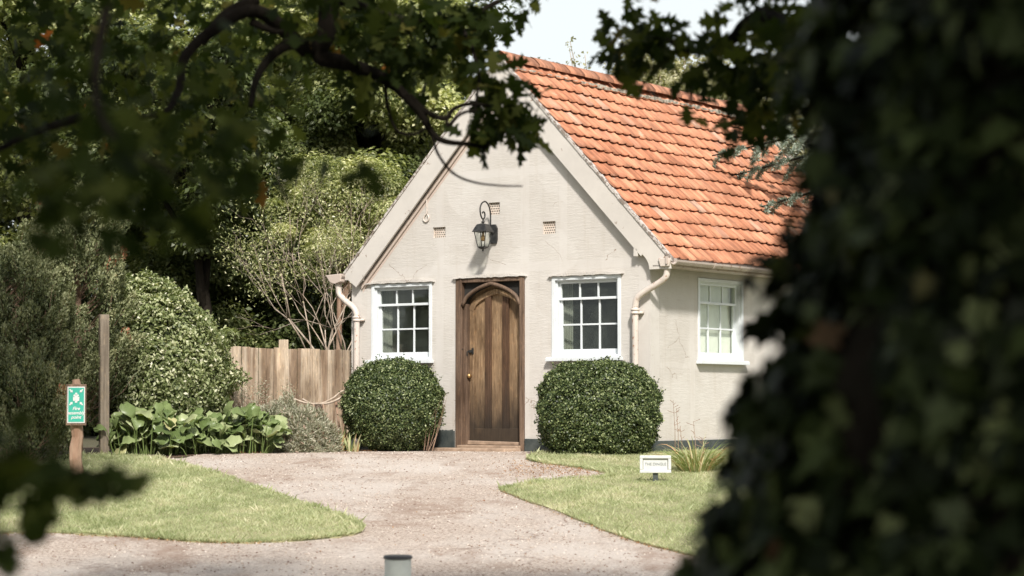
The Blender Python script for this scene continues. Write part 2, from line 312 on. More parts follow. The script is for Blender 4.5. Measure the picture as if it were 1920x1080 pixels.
m_crownC=LM('pale_birch_leaf',[(0,(.16,.16,.07)),(.5,(.32,.31,.17)),(1,(.55,.52,.36))],.35,.45,.5)
m_pale=LM('pale_shrub_leaf',[(0,(.07,.095,.03)),(.5,(.22,.26,.11)),(.88,(.48,.50,.30)),(1,(.72,.70,.56))],.25,.5,.35)
m_box=LM('box_leaf',[(0,(.014,.026,.009)),(.45,(.060,.090,.030)),(.85,(.18,.22,.085)),(1,(.38,.42,.22))],.15,.42,.4)  # sunlit specks and dark gaps put into the leaf colour spread
m_core=M('dark_bush_core',(.012,.018,.008),(.02,.028,.012),20,.95,.6)
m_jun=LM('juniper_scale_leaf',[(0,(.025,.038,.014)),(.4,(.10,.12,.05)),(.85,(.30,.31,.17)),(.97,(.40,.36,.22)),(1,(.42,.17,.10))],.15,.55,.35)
m_cedar=LM('blue_cedar_needle',[(0,(.08,.11,.08)),(.5,(.22,.27,.21)),(1,(.45,.50,.42))],.1,.5,.4)
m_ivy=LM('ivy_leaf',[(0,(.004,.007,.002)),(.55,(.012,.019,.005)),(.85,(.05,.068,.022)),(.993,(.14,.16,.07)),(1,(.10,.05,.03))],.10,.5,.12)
m_berg=LM('bergenia_leaf',[(0,(.11,.16,.05)),(.6,(.24,.31,.12)),(.98,(.46,.50,.28)),(1,(.50,.46,.22))],.3,.38,.5,1.3)
m_lav=LM('lavender_leaf',[(0,(.20,.21,.14)),(.5,(.34,.34,.25)),(.85,(.46,.44,.35)),(1,(.40,.27,.22))],.15,.7,.2)
m_strap=LM('strap_leaf',[(0,(.16,.22,.07)),(.5,(.34,.38,.17)),(.8,(.52,.48,.30)),(1,(.50,.28,.15))],.25,.45,.4)
m_litter=LM('dead_leaf',[(0,(.18,.08,.035)),(.5,(.32,.16,.07)),(1,(.45,.30,.16))],.1,.7,.2)
# ------------------------------------------------------------ ground
def sheet(name,poly,dz,mat,kind='structure',skirt=None,jit=0):
    bm=bmesh.new(); vs=[bm.verts.new((x,y,0)) for x,y in poly]; es=[bm.edges.new((vs[i],vs[(i+1)%len(vs)])) for i in range(len(vs))]
    bmesh.ops.triangle_fill(bm,edges=es,use_beauty=True)
    for y in _gy[1:-1]:
        bmesh.ops.bisect_plane(bm,geom=bm.verts[:]+bm.edges[:]+bm.faces[:],plane_co=(0,y,0),plane_no=(0,1,0))
    for v in bm.verts: v.co.z=gz(v.co.y)+dz
    bmesh.ops.recalc_face_normals(bm,faces=bm.faces)
    if bm.faces[:][0].normal.z<0: bmesh.ops.reverse_faces(bm,faces=bm.faces)
    if skirt:
        be=[e for e in bm.edges if e.is_boundary]; r=bmesh.ops.extrude_edge_only(bm,edges=be)
        for v in r['geom']:
            if isinstance(v,bmesh.types.BMVert): v.co.z-=skirt
    me=bpy.data.meshes.new(name); bm.to_mesh(me); bm.free(); return tag(link(name,me,mat),kind=kind)
def rough_poly(poly,step=.12,amp=.02,closed=True,smooth=True):
    pts=[np.array(p,float) for p in poly]; out=[]; n=len(pts)
    for i in range(n):
        a,b,c,d=pts[(i-1)%n],pts[i],pts[(i+1)%n],pts[(i+2)%n]; L=np.linalg.norm(c-b); k=max(1,int(L/step))
        if L>4: k=1
        for j in range(k):
            t=j/k; q=b+(c-b)*t if L>4 else .5*((2*b)+(c-a)*t*min(1,L)+0*t) if False else b+(c-b)*t
            out.append(q+(rng.normal(size=2)*amp if L<=4 else 0))
    return [tuple(p) for p in out]
def spl(pts,n=6): return [tuple(p[:2]) for p in smooth_path([(x,y,0) for x,y in pts],n)]
ys=_gy[1:-1]; gb=bmesh.new(); xs=[-400,-10,10,400]; yy=[-400]+ys+[900]
gv=[[gb.verts.new((x,y,gz(y))) for x in xs] for y in yy]
for j in range(len(yy)-1):
    for i in range(3): gb.faces.new([gv[j][i],gv[j][i+1],gv[j+1][i+1],gv[j+1][i]])
me=bpy.data.meshes.new('ground'); gb.to_mesh(me); gb.free(); tag(link('ground',me,m_earth),kind='structure')
sheet('soil_bed',rough_poly([(-9,26.0),(-4.2,25.7),(-3.7,26.6),(-2.18,28.0),(-.6,28.6),(-2.4,31),(-9,31)],.15,.015),.004,m_soil)
drive=rough_poly([(-12,11),(12,11),(12,26.6),(2.2,26.7),(.6,27.75),(-1.0,28.9),(-2.1,27.98),(-3.68,26.75),(-3.9,25.9),(-12,25.6)],.1,.012)
sheet('driveway',drive,.010,m_tar)
LAWN_L=spl([(-9,18.9),(-4.29,18.47),(-3.37,18.24),(-2.7,17.88),(-2.2,17.74),(-1.6,17.98),(-1.26,18.54),(-1.5,19.6),(-2.03,20.88),(-2.85,23.0),(-3.5,24.4),(-3.95,25.3),(-4.3,26.0),(-5.2,26.3),(-9,26.3)])
LAWN_R=spl([(-.13,22.06),(.3,22.9),(.95,23.35),(1.1,23.7),(.75,24.6),(.3,25.3),(.2,25.9),(.45,26.7),(1.2,26.95)],5)+[(1.85,26.9),(3.3,28.9),(9,29)]+spl([(9,12),(3.2,14.3),(2.0,15.9),(1.4,16.98),(.96,17.98),(.44,19.96),(-.13,22.06)],5)[:-1]
for nm,pl in (('lawn_left',LAWN_L),('lawn_right',LAWN_R)):
    pl=[(x+rng.normal()*.022,y+rng.normal()*.035) for x,y in pl]
    sheet(nm,pl,.022,[m_turf],skirt=.03)
def inpoly(X,Y,poly):
    r=np.zeros(len(X),bool); n=len(poly)
    for i in range(n):
        x0,y0=poly[i];x1,y1=poly[(i+1)%n]
        if y0==y1: continue
        c=((y0>Y)!=(y1>Y))&(X<(x1-x0)*(Y-y0)/(y1-y0)+x0); r^=c
    return r
def bumps(x,y): return np.sin(x*3.1+1.3*np.sin(y*2.3))*.5+.5*np.sin(y*4.7+2*np.sin(x*5.3))
def grass(name,poly,box,n,label):
    x=rng.uniform(box[0],box[1],n); y=rng.uniform(box[2],box[3],n); k=inpoly(x,y,poly); x=x[k];y=y[k]
    # a fringe hanging over the edge
    pe=np.array(poly); idx=rng.integers(0,len(pe),4000); t=rng.random(4000)[:,None]; e=pe[idx]*(1-t)+pe[(idx+1)%len(pe)]*t
    ed=np.linalg.norm(pe[idx]-pe[(idx+1)%len(pe)],axis=1)<1.5; e=e[ed]; e=e[(e[:,0]>box[0])&(e[:,0]<box[1])]
    x=np.r_[x,e[:,0]];y=np.r_[y,e[:,1]]
    n=len(x); C=np.c_[x,y,gzv(y)+.02]; a=rng.random(n)*6.283; T=np.c_[np.cos(a)*.6,np.sin(a)*.6,np.ones(n)*(.7+.5*rng.random(n))]
    N=np.c_[-np.sin(a),np.cos(a),.2*rng.normal(size=n)]+.3*rng.normal(size=(n,3)); S=(.020+.022*rng.random(n))*(1+.3*bumps(x,y))*(1+1.2*(rng.random(n)<.02)); S[-len(e):]*=1.3
    o=link(name,leafmesh(name,C,N,T,S,tmpl_simple(.16,.02),np.clip(rng.random(n)*.55+.25+.22*bumps(x*.9,y*.6)+.2*bumps(x*2.3+4,y*1.7)+.15*bumps(x*6,y*5),0,1)),m_grass)
    tag(o,label,kind='stuff')
grass('grass',LAWN_L,(-5.3,-1.1,17.6,26.4),130000,'short pale green grass of the left lawn')
grass('grass',LAWN_R,(-.3,3.0,16.0,27.6),95000,'short pale green grass of the right lawn')
# ------------------------------------------------------------ cottage
house=empty('cottage',tuple(HL),-ANG,'small cream plastered cottage with orange pantile gable roof and arched oak door','cottage')
UC=2.56; SL=1.045; ZA=5.12; VF=-.10; VB=6.45
def roofz(u): return ZA-SL*abs(u-UC)
def wallmesh(outer,holes,mp,th):
    bm=bmesh.new(); es=[]
    for lp in [outer]+holes:
        v=[bm.verts.new((x,0,y)) for x,y in lp]; es+=[bm.edges.new((v[i],v[(i+1)%len(v)])) for i in range(len(v))]
    bmesh.ops.triangle_fill(bm,edges=es,use_beauty=True)
    r=bmesh.ops.extrude_face_region(bm,geom=bm.faces[:])
    for g in r['geom']:
        if isinstance(g,bmesh.types.BMVert): g.co.y+=th
    for v in bm.verts: v.co=Vector(mp(*v.co))
    bmesh.ops.recalc_face_normals(bm,faces=bm.faces)
    me=bpy.data.meshes.new('wall'); bm.to_mesh(me); bm.free(); return me
rect=lambda a,b,c,d:[(a,c),(b,c),(b,d),(a,d)]
fm=lambda u,v,z:(u,v,z)
smp=lambda a,dp,z:(W-dp,a,z)               # side wall: a along the wall, dp inwards
VENTS=[(1.40,1.61,2.82,2.96),(2.32,2.50,3.08,3.24),(3.18,3.38,2.79,2.95)]
WINS=[(.352,1.39),(3.325,4.375)]
holes=[rect(a,b,1.20,2.235) for a,b in WINS]+[rect(1.79,2.90,-.05,2.262)]+[rect(*v) for v in VENTS]
g=lambda u:roofz(u)-.10
link('wall',wallmesh([(0,-.2),(W,-.2),(W,g(W)),(UC,g(UC)),(0,g(0))],holes,fm,.22),m_wall,house)
link('wall',wallmesh(rect(.223,6.15,-.2,2.50),[rect(1.14,2.30,1.17,2.235),rect(3.9,5.0,1.17,2.235)],smp,.22),m_side,house)
link('wall',wallmesh(rect(.223,6.15,-.2,2.45),[],lambda a,dp,z:(dp,a,z),.22),m_side,house)
link('wall',wallmesh([(0,-.2),(W,-.2),(W,g(W)),(UC,g(UC)),(0,g(0))],[],lambda u,v,z:(u,v+6.152,z),.22),m_wall,house)
MB().box((.225,.225,.0),(W-.225,6.14,.06)).build('floor',m_dark,house)
MB().box((.225,.225,2.42),(W-.225,6.14,2.46)).build('ceiling',m_inside,house)
MB().box((.3,1.5,.06),(W-.3,1.55,2.42)).build('partition',m_inside,house)
# plinth
pl=MB()
pl.box((-.02,-.035,-.2),(1.775,-.001,.265)); pl.box((2.915,-.035,-.2),(W+.035,-.001,.172)); pl.box((W+.001,-.001,-.2),(W+.035,6.2,.16))
pl.build('plinth',m_plinth,house,bevel=.006)
mb=MB(); 
for k in range(14): 
    u=1.4+k*.026; mb.box((u,-.03,.262),(u+.012,-.012,.272+.012*random.random()))
mb.build('plinth_capping',m_plinth,house)
# roof tiles
def tiles(name,side):
    TW=.2;RH=.25; ncol=int((VB-VF)/TW); slope=math.hypot(1,SL); LS=2.6*slope; nrow=int(round(LS/RH)); RH=LS/nrow
    dirs=np.array([side/slope,0,-SL/slope]); nn=np.array([side*SL/slope,0,1/slope]); vd=np.array([0,1.,0]); apex=np.array([UC,0,ZA])
    s=np.linspace(0,1,13); prof=np.where(s<.7,-.008*np.sin(np.pi*s/.7)+.005*np.exp(-((s-.35)/.06)**2),.014*np.sin(np.pi*np.clip((s-.7)/.3,0,1))); K=13
    V=[];Fc=[];rn=[];b=0
    for r in range(nrow):
        for c in range(ncol):
            q=rng.random(); ox=rng.normal()*.002; oy=rng.normal()*.005; tl=rng.normal()*.003; v0=VF+.02+c*TW+ox
            for ti,(t,h) in enumerate(((-.08,-.006),(.5,.014),(1.0,.025+tl),(1.0,.017+tl),(.75,.008))):
                sag=.014*math.sin(c*.35+r*.3)+.01*math.sin(c*.17+1)
                base=apex+dirs*((r+t)*RH+(oy if ti in(2,3) else 0))+nn*(h+sag-.012)
                for j in range(K): V.append(base+vd*(v0+s[j]*(TW+.010))+nn*prof[j]); rn.append(q)
            for ti in range(4):
                for j in range(K-1):
                    a=b+ti*K+j; Fc.append([a,a+1,a+K+1,a+K] if side>0 else [a,a+K,a+K+1,a+1])
            b+=5*K
    me=npmesh(name,V,Fc,4,rn); return link(name,me,m_tile,house)
tiles('roof_tiles',1); tiles('roof_tiles',-1)
mb=MB()
for sd in (1,-1):
    mb.prism([(UC,ZA-.065),(UC+sd*2.56,ZA-.065-SL*2.56),(UC+sd*2.56,ZA-.10-SL*2.56),(UC,ZA-.10)],VF+.03,VB-.03,fm)
mb.build('roof_boarding',m_dark,house)
# ridge
V=[];Fc=[];rn=[];b=0;v=VF+.01
while v<VB:
    L=.36; q=.3+.5*rng.random(); dz=rng.normal()*.003
    for e,(vv,rr) in enumerate(((v,.138),(v+L-.006,.137),(v+L-.006,.11))):
        for j in range(9):
            a=math.pi*(-.06+1.12*j/8); x=-math.cos(a)*rr; z=(1-abs(math.cos(a))**1.5)*rr*.85 if math.sin(a)>0 else math.sin(a)*rr
            V.append([UC+x,vv,ZA-.055+.03+z+dz]); rn.append(q)
    for e in range(2):
        for j in range(8): a=b+e*9+j; Fc.append([a,a+1,a+10,a+9])
    b+=27; v+=L
link('ridge_tiles',npmesh('ridge_tiles',V,Fc,4,rn),m_tile,house)
mb=MB()
for sd in (1,-1):
    vv=VF+.03
    while vv<VB-.1:
        l=.09+.12*random.random(); h=-.012+.022*random.random()
        mb.box((UC+sd*.135-.03,vv,ZA-.17-.02*random.random()),(UC+sd*.135+.035+.01*random.random(),vv+l,ZA-.125+h)); vv+=l
mb.build('ridge_mortar',m_mortar,house,bevel=.01)
# bargeboards
def barge(side,v0,v1,name='bargeboard'):
    hb=.27*math.hypot(1,SL); out=UC+side*2.60; ins=UC+side*2.29
    top=lambda u:roofz(u)-.025
    poly=[(UC,top(UC)),(out,top(out))]
    poly+=[(out,2.27),(ins,2.27)]
    for k in range(1,6):                       # curved neck
        t=k/5; poly.append((ins-side*.10*(t**2.2),2.27+.19*t))
    x=ins-side*.12; poly.append((x,top(x)-hb)); poly.append((UC,top(UC)-hb))
    mb=MB().prism(poly,v0,v1,fm); return mb.build(name,m_barge,house,bevel=.004)
barge(1,VF,VF+.03)
# left: straight board ending at the eave with a separate shaped foot
top=lambda u:roofz(u)-.025
o=UC-2.60; hb=.27*math.hypot(1,SL)
MB().prism([(UC,top(UC)),(UC,top(UC)-hb),(.16,top(.16)-hb),(.02,2.30),(-.04,2.30),(o,2.33),(o,top(o))],VF-.004,VF+.026,fm).build('bargeboard',m_barge,house,bevel=.004)
MB().prism([(.31,2.55),(.27,2.45),(.255,2.36),(.255,2.285),(.03,2.285),(.0,2.30),(.14,top(.14)-hb+.04)],VF+.03,VF+.06,fm).build('bargeboard_foot',m_barge,house,bevel=.003)
for sd in (1,-1): barge(sd,VB-.03,VB)
# verge strips (weathered top edge) and mouldings under
for sd in (1,-1):
    for v0,v1 in ((VF-.012,VF+.05),(VB-.05,VB+.012)):
        mb=MB(); n=40
        for k in range(n):
            a=UC+sd*2.62*k/n; b_=UC+sd*2.62*(k+1)/n; j=.006*random.random()
            mb.prism([(a,roofz(a)-.024+j),(b_,roofz(b_)-.024+j),(b_,roofz(b_)+.020+j),(a,roofz(a)+.020+j)],v0-.004*random.random(),v1,fm)
        mb.build('verge_strip',m_bargeedge,house)
mb=MB(); hb2=hb
for d0,d1,vv in ((.005,.06,VF+.07),(.075,.115,VF+.11)):
    a,b_=UC-.05,.19; mb.prism([(a,top(a)-hb2-d0+.02),(b_,top(b_)-hb2-d0+.02),(b_,top(b_)-hb2-d1),(a,top(a)-hb2-d1)],vv,-.001,fm)
mb.build('verge_moulding',m_pink,house,bevel=.006)
mb=MB(); a,b_=UC+.05,4.66; mb.prism([(a,top(a)-hb2+.02),(b_,top(b_)-hb2+.02),(b_,top(b_)-hb2-.045),(a,top(a)-hb2-.045)],VF+.10,-.001,fm)
mb.build('verge_moulding',m_barge,house,bevel=.004)
for u0,u1 in ((.22,.29),(4.62,4.68)):
    MB().box((u0,-.10,2.44),(u1,-.001,2.54)).build('purlin_end',m_barge,house,bevel=.006)
# soffits close the verge
mb=MB()
for sd in (1,-1): mb.prism([(UC,ZA-.12),(UC+sd*2.5,ZA-.12-SL*2.5),(UC+sd*2.5,ZA-.09-SL*2.5),(UC,ZA-.09)],VF+.031,6.42,fm)
mb.build('soffit',m_barge,house)
# eaves board, gutter
def gutter(u,sd,v0,v1):
    bm=MB(); pts=[]
    prof=[(.055*math.cos(a),.055*math.sin(a)) for a in np.linspace(math.pi,2*math.pi,9)]+[(.047*math.cos(a),.047*math.sin(a)+.002) for a in np.linspace(2*math.pi,math.pi,9)]
    bm.prism([(u+x,2.375+z) for x,z in prof],v0,v1,fm)
    for v in np.arange(v0+.9,v1,1.8): bm.prism([(u+x*1.16,2.374+z*1.16) for x,z in prof[:9]]+[(u+.05,2.38),(u-.05,2.38)],v,v+.05,fm)
    return bm.build('gutter',m_gutter,house)
gutter(5.205,1,-.10,6.4); gutter(-.085,-1,-.16,6.4)
MB().box((4.9,-.1,2.30),(5.14,6.4,2.325)).box((5.115,-.15,2.326),(5.14,6.4,2.42)).build('eaves_board',m_gutter,house,bevel=.003)
MB().box((-.02,-.1,2.30),(.0-.003,6.4,2.40)).build('eaves_board',m_gutter,house)
# hopper at the left, downpipes
mb=MB(); mb.prism([(-.33,2.375),(-.06,2.39),(-.06,2.28),(-.17,2.25),(-.25,2.275)],-.17,-.03,fm); mb.build('rainwater_hopper',m_pink,house,bevel=.008)
def pipe(pts,collar):
    r=.040; mb=MB().tube(smooth_path(pts,7),r,14)
    for z in collar[1:]: mb.lathe((collar[0][0],collar[0][1],z),[(r+.004,-.035),(r+.016,-.03),(r+.016,-.012),(r+.009,-.008),(r+.009,.008),(r+.018,.012),(r+.018,.032),(r+.004,.036)],16)
    z=collar[1]; mb.box((collar[0][0]-.075,collar[0][1]+.03,z-.03),(collar[0][0]+.075,-.001,z+.0))
    o=mb.build('downpipe',m_pipe,house,smooth=True); return o
pipe([(-.155,-.09,2.27),(-.155,-.09,2.17),(-.13,-.09,2.10),(-.02,-.09,2.01),(.10,-.09,1.93),(.155,-.09,1.85),(.165,-.09,1.74),(.165,-.09,1.2),(.165,-.09,.02)],[(.165,-.09),1.77,.75])
pipe([(5.08,-.05,2.33),(5.08,-.05,2.24),(5.06,-.055,2.17),(4.98,-.06,2.11),(4.78,-.08,2.00),(4.68,-.09,1.93),(4.645,-.09,1.84),(4.64,-.09,1.6),(4.64,-.09,.02)],[(4.64,-.09),1.76,.8])
MB().prism([(5.0,2.40),(5.18,2.40),(5.15,2.30),(5.03,2.30)],-.13,.03,fm).build('gutter_outlet',m_pipe,house,bevel=.006)
# windows
def window(mp,a0,a1,z0,z1,blind=False):
    root=bpy.data.objects.new('window',None); COL.objects.link(root); root.parent=house
    w_=a1-a0; f=.048
    mb=MB()   # box frame, flush-ish with the wall, with a stepped inner bead
    for A,B in (((a0,-.012,z0+.012),(a0+f,.14,z1-.003)),((a1-f,-.012,z0+.012),(a1-.002,.14,z1-.003)),((a0+f,-.012,z1-f),(a1-f,.14,z1-.003)),((a0+f,-.004,z0+.012),(a1-f,.14,z0+.04)),
                ((a0+f,.02,z0+.04),(a0+f+.022,.14,z1-f)),((a1-f-.022,.02,z0+.04),(a1-f,.14,z1-f)),((a0+f+.022,.02,z1-f-.012),(a1-f-.022,.14,z1-f))): mb.box(A,B,mp)
    mb.build('frame',m_white,root,bevel=.004)
    i0,i1=a0+f+.022,a1-f-.022; zt=z1-f-.012; zb=z0+.04; st=.035
    zr=z0+(1.94-1.20); mb=MB()
    up,lo=.055,.085      # sash depths
    for dpt,s0,s1,rows in ((up,zr-.005,zt,1),(lo,zb,zr+.025,2)):
        mb.box((i0,dpt,s0),(i0+st,dpt+.035,s1),mp); mb.box((i1-st,dpt,s0),(i1,dpt+.035,s1),mp)
        br=.07 if rows==2 else .032
        mb.box((i0+st,dpt,s0),(i1-st,dpt+.035,s0+br),mp); mb.box((i0+st,dpt,s1-.03),(i1-st,dpt+.035,s1),mp)
        g0,g1=s0+br,s1-.03
        for k in (1,2):
            c=i0+st+(i1-i0-2*st)*k/3; mb.box((c-.011,dpt+.006,g0),(c+.011,dpt+.03,g1),mp)
        if rows==2:
            c=(g0+g1)/2; 
            for k in range(3):
                x0=i0+st+(i1-i0-2*st)*k/3+(.011 if k else 0); x1=i0+st+(i1-i0-2*st)*(k+1)/3-(.011 if k<2 else 0)
                mb.box((x0,dpt+.006,c-.011),(x1,dpt+.03,c+.011),mp)
    mb.build('sash',m_white,root,bevel=.003)
    MB().box((i0+.01,up+.018,zr+.01),(i1-.01,up+.021,zt-.01),mp).box((i0+.01,lo+.018,zb+.02),(i1-.01,lo+.021,zr),mp).build('pane',m_glass,root)
    MB().box((a0-.05,-.085,z0-.042),(a1+.03,-.0015,z0+.0),mp).box((a0+.004,-.0015,z0+.002),(a1-.004,.13,z0+.011),mp).box((a0-.045,-.075,z0+.0),(a1+.025,-.014,z0+.012),mp).build('sill',m_white,root,bevel=.005)
    if blind: MB().box((i0-.02,.16,zb-.05),(i1+.02,.165,zt+.04),mp).build('blind',m_blind,root)
    else:
        n=8; mb=MB()
        for k in range(n):
            x=i0-.12+k*.022; mb.box((x,.235+.008*k,zb-.06),(x+.0225,.237+.008*k,zt+.04),mp)
        mb.build('curtain',m_curtain,root)
    return root
for a,b_ in WINS: window(fm,a,b_,1.20,2.235)
window(smp,1.14,2.30,1.17,2.235,True); window(smp,3.9,5.0,1.17,2.235,True)
# ragged plaster drips above the openings
def drip(u0,u1,z,name='plaster_drip'):
    mb=MB(); n=26; pr=[random.random() for _ in range(n+1)]
    for k in range(n):
        a=u0+(u1-u0)*k/n;b_=u0+(u1-u0)*(k+1)/n; e=min(1,4*min(k,n-k)/n); e1=min(1,4*min(k+1,n-k-1)/n)
        mb.prism([(a,z-.012*pr[k]),(b_,z-.012*pr[k+1]),(b_,z+.035*e1),(a,z+.035*e)],-.035-.015*pr[k],-.0012,fm)
    bmesh.ops.remove_doubles(mb.bm,verts=mb.bm.verts,dist=.0015)
    mb.build(name,m_wall,house)
drip(.27,1.44,2.245); drip(3.28,4.42,2.245); drip(1.74,2.94,2.268)
# air bricks
for a,b_,c,d in VENTS:
    ab=MB().box((a,.028,c),(b_,.05,d)).build('air_brick',m_grille,house)
    mb=MB(); ny=5; nx=6
    for j in range(ny):
        for i in range(nx):
            x=a+(i+.6+(.0 if j%2 else .35))*(b_-a)/(nx+.6); z=c+(j+.5)*(d-c)/ny; r=.0095
            mb.prism([(x-r,z),(x,z-r),(x+r,z),(x,z+r)],.025,.0275,fm)
    mb.build('vent_holes',m_dark,ab)
# doorway
door=bpy.data.objects.new('door',None); COL.objects.link(door); door.parent=house
A0,A1=1.79,2.90
fmb=MB(); fmb.box((A0+.002,-.02,-.03),(A0+.10,.16,2.26)); fmb.box((A1-.075,-.02,-.03),(A1-.002,.16,2.26)); fmb.box((A0+.10,-.018,2.205),(A1-.075,.16,2.26))
fmb.box((A0+.10,.03,.06),(A0+.155,.12,1.93)); fmb.box((A1-.115,.03,.06),(A1-.075,.12,1.93))
fmb.build('door_frame',m_frame,door,bevel=.008)
def arch(u0,u1,zs,za,n=18):            # four-centred arch, left to right
    c=(u0+u1)/2; h=(u1-u0)/2; out=[]
    for k in range(n+1):
        t=k/n*2-1; a=1-abs(t)
        y=zs+(za-zs)*(1-(abs(t))**2.2)**.5*.66+(za-zs)*.34*a if abs(t)<1 else zs
        out.append((c+h*t,y))
    return out
ar=arch(A0+.105,A1-.08,1.90,2.185)
MB().tube(smooth_path([(u,.0,z) for u,z in ar],2),.026,8).build('arch_moulding',m_frame,door,smooth=True)
ar2=arch(A0+.12,A1-.095,1.89,2.165)
MB().prism(ar2+[(A1-.076,1.89),(A1-.076,2.204),(A0+.101,2.204),(A0+.101,1.89)],.05,.075,fm).build('spandrel',m_dark,door)  # board coloured near black for the shadow in the arch corners
leaf=bpy.data.objects.new('door_leaf',None); COL.objects.link(leaf); leaf.parent=door
L0,L1=A0+.135,A1-.10; dv=.095
MB().box((L0-.02,dv+.03,.08),(L1+.02,dv+.07,2.18)).build('boarding',m_oak,leaf)
w_=L1-L0; fx=lambda t:L0+w_*t
al=arch(L0,L1,1.86,2.12); ai=arch(L0+.075,L1-.045,1.83,2.05)
mb=MB(); mb.box((L0,dv,.10),(L0+.085,dv+.029,1.86)); mb.box((L1-.045,dv,.10),(L1,dv+.029,1.86)); mb.box((L0+.085,dv,.10),(L1-.045,dv+.029,.30))
n=len(al)
for k in range(n-1): mb.prism([al[k],al[k+1],ai[k+1],ai[k]],dv-.004,dv+.028,fm)
mb.build('door_rails',m_oak,leaf,bevel=.004)
mb=MB()
for t0,t1 in ((.315,.41),(.635,.735)):
    z=2.03; mb.box((fx(t0),dv+.004,.30),(fx(t1),dv+.0295,z)); 
    for q in (t0,t1): mb.box((fx(q)-.006,dv-.004,.30),(fx(q)+.006,dv+.004,z))
    mb.box((fx((t0+t1)/2)-.012,dv-.002,.30),(fx((t0+t1)/2)+.012,dv+.004,z))
mb.build('muntins',m_oakd,leaf,bevel=.003)
MB().prism([(L0,.085),(L1,.085),(L1,.125),(L0,.14)],dv-.045,dv-.0045,fm).build('weatherboard',m_step,leaf,bevel=.008)
MB().tube([(L0+.045,dv-.002,.985),(L0+.045,dv-.035,.985)],.012,10).lathe((L0+.045,dv-.05,.955),[(.010,0),(.026,.012),(.03,.03),(.026,.048),(.010,.06)],14).build('door_knob',m_brass,leaf,smooth=True)
MB().box((L0-.06,.02,1.25),(L0-.045,.06,1.37)).box((L0-.05,dv-.03,1.29),(L0+.075,dv-.01,1.325)).tube([(L0+.02,dv-.03,1.31),(L0+.02,dv-.06,1.30),(L0+.02,dv-.06,1.25)],.008).box((L0+.055,dv-.012,1.27),(L0+.085,dv-.0015,1.35)).tube([(L0-.03,.0,1.34),(L0-.06,.0,1.31),(L0-.05,.0,1.27)],.009).build('latch',m_black,leaf)
MB().box((A0+.08,-.10,.0),(A1-.05,.19,.082)).build('threshold',m_step,door,bevel=.012)
MB().prism([(1.50,-.02),(2.88,-.02),(2.86,.052),(1.55,.046)],-.40,-.036,fm).build('doorstep',m_step,house,bevel=.015)
# cable on the gable
c=[FR(868,252,-.012),FR(841,291,-.012),FR(806,337,-.012),FR(801,345,-.012),FR(800,370,-.012),FR(800,398,-.012),FR(796,404,-.014),FR(794,412,-.014),FR(799,416,-.014),FR(804,410,-.014),FR(802,402,-.014)]
MB().tube(smooth_path(c,4),.010,6).build('cable',m_pipe,house,smooth=True)
# ------------------------------------------------------------ wall lantern
lz=2.76; LC=H2W(2.415,-.0,2.80); lan=empty('wall_lantern',tuple(LC),-ANG,'black iron wall lantern with scroll bracket above the arched door','lantern')
MB().prism([(-.045,-.10),(.045,-.10),(.058,-.05),(.058,.10),(.03,.15),(-.03,.15),(-.058,.10),(-.058,-.05)],-.03,-.001,fm).build('backplate',m_black,lan,bevel=.005)
pts=[(0,-.03,.03),(0,-.07,.06),(0,-.085,.14),(0,-.09,.28),(0,-.12,.38),(0,-.20,.435),(0,-.285,.40),(0,-.315,.32),(0,-.29,.235),(0,-.25,.205),(0,-.215,.235),(0,-.215,.285),(0,-.245,.30),(0,-.265,.28)]
MB().tube(smooth_path(pts,6),.010,8).build('bracket',m_black,lan,smooth=True)
bc=(0,-.25,0); q=math.pi/4+.12
MB().lathe((0,-.25,.04),[(.150,-.004),(.150,.006),(.142,.010),(.118,.05),(.085,.095),(.03,.108)],4,q).lathe((0,-.25,.148),[(.012,-.01),(.012,.008),(.03,.016),(.03,.021),(.010,.03),(.010,.06)],12).build('lantern_roof',m_black,lan,bevel=.002)
mb=MB().lathe((0,-.25,-.155),[(.012,-.06),(.014,-.045),(.008,-.035),(.03,-.03),(.055,-.018),(.075,-.006),(.075,.004)],4,q)
for k in range(4):
    a=q+k*math.pi/2; mb.tube([(.072*math.cos(a),-.25+.072*math.sin(a),-.152),(.118*math.cos(a),-.25+.118*math.sin(a),.036)],.006,6)
mb.build('lantern_frame',m_black,lan)
bm=bmesh.new()
for k in range(4):
    a=q+k*math.pi/2;b2=a+math.pi/2; bm.faces.new([bm.verts.new(v) for v in ((.070*math.cos(a),-.25+.070*math.sin(a),-.15),(.070*math.cos(b2),-.25+.070*math.sin(b2),-.15),(.114*math.cos(b2),-.25+.114*math.sin(b2),.035),(.114*math.cos(a),-.25+.114*math.sin(a),.035))])
me=bpy.data.meshes.new('lantern_glass'); bm.to_mesh(me); bm.free(); link('lantern_glass',me,m_glass,lan)
MB().lathe((0,-.25,-.05),[(.003,-.034),(.02,-.027),(.031,-.01),(.031,.01),(.018,.035),(.014,.06),(.014,.085)],14).build('bulb',m_brass,lan,smooth=True)
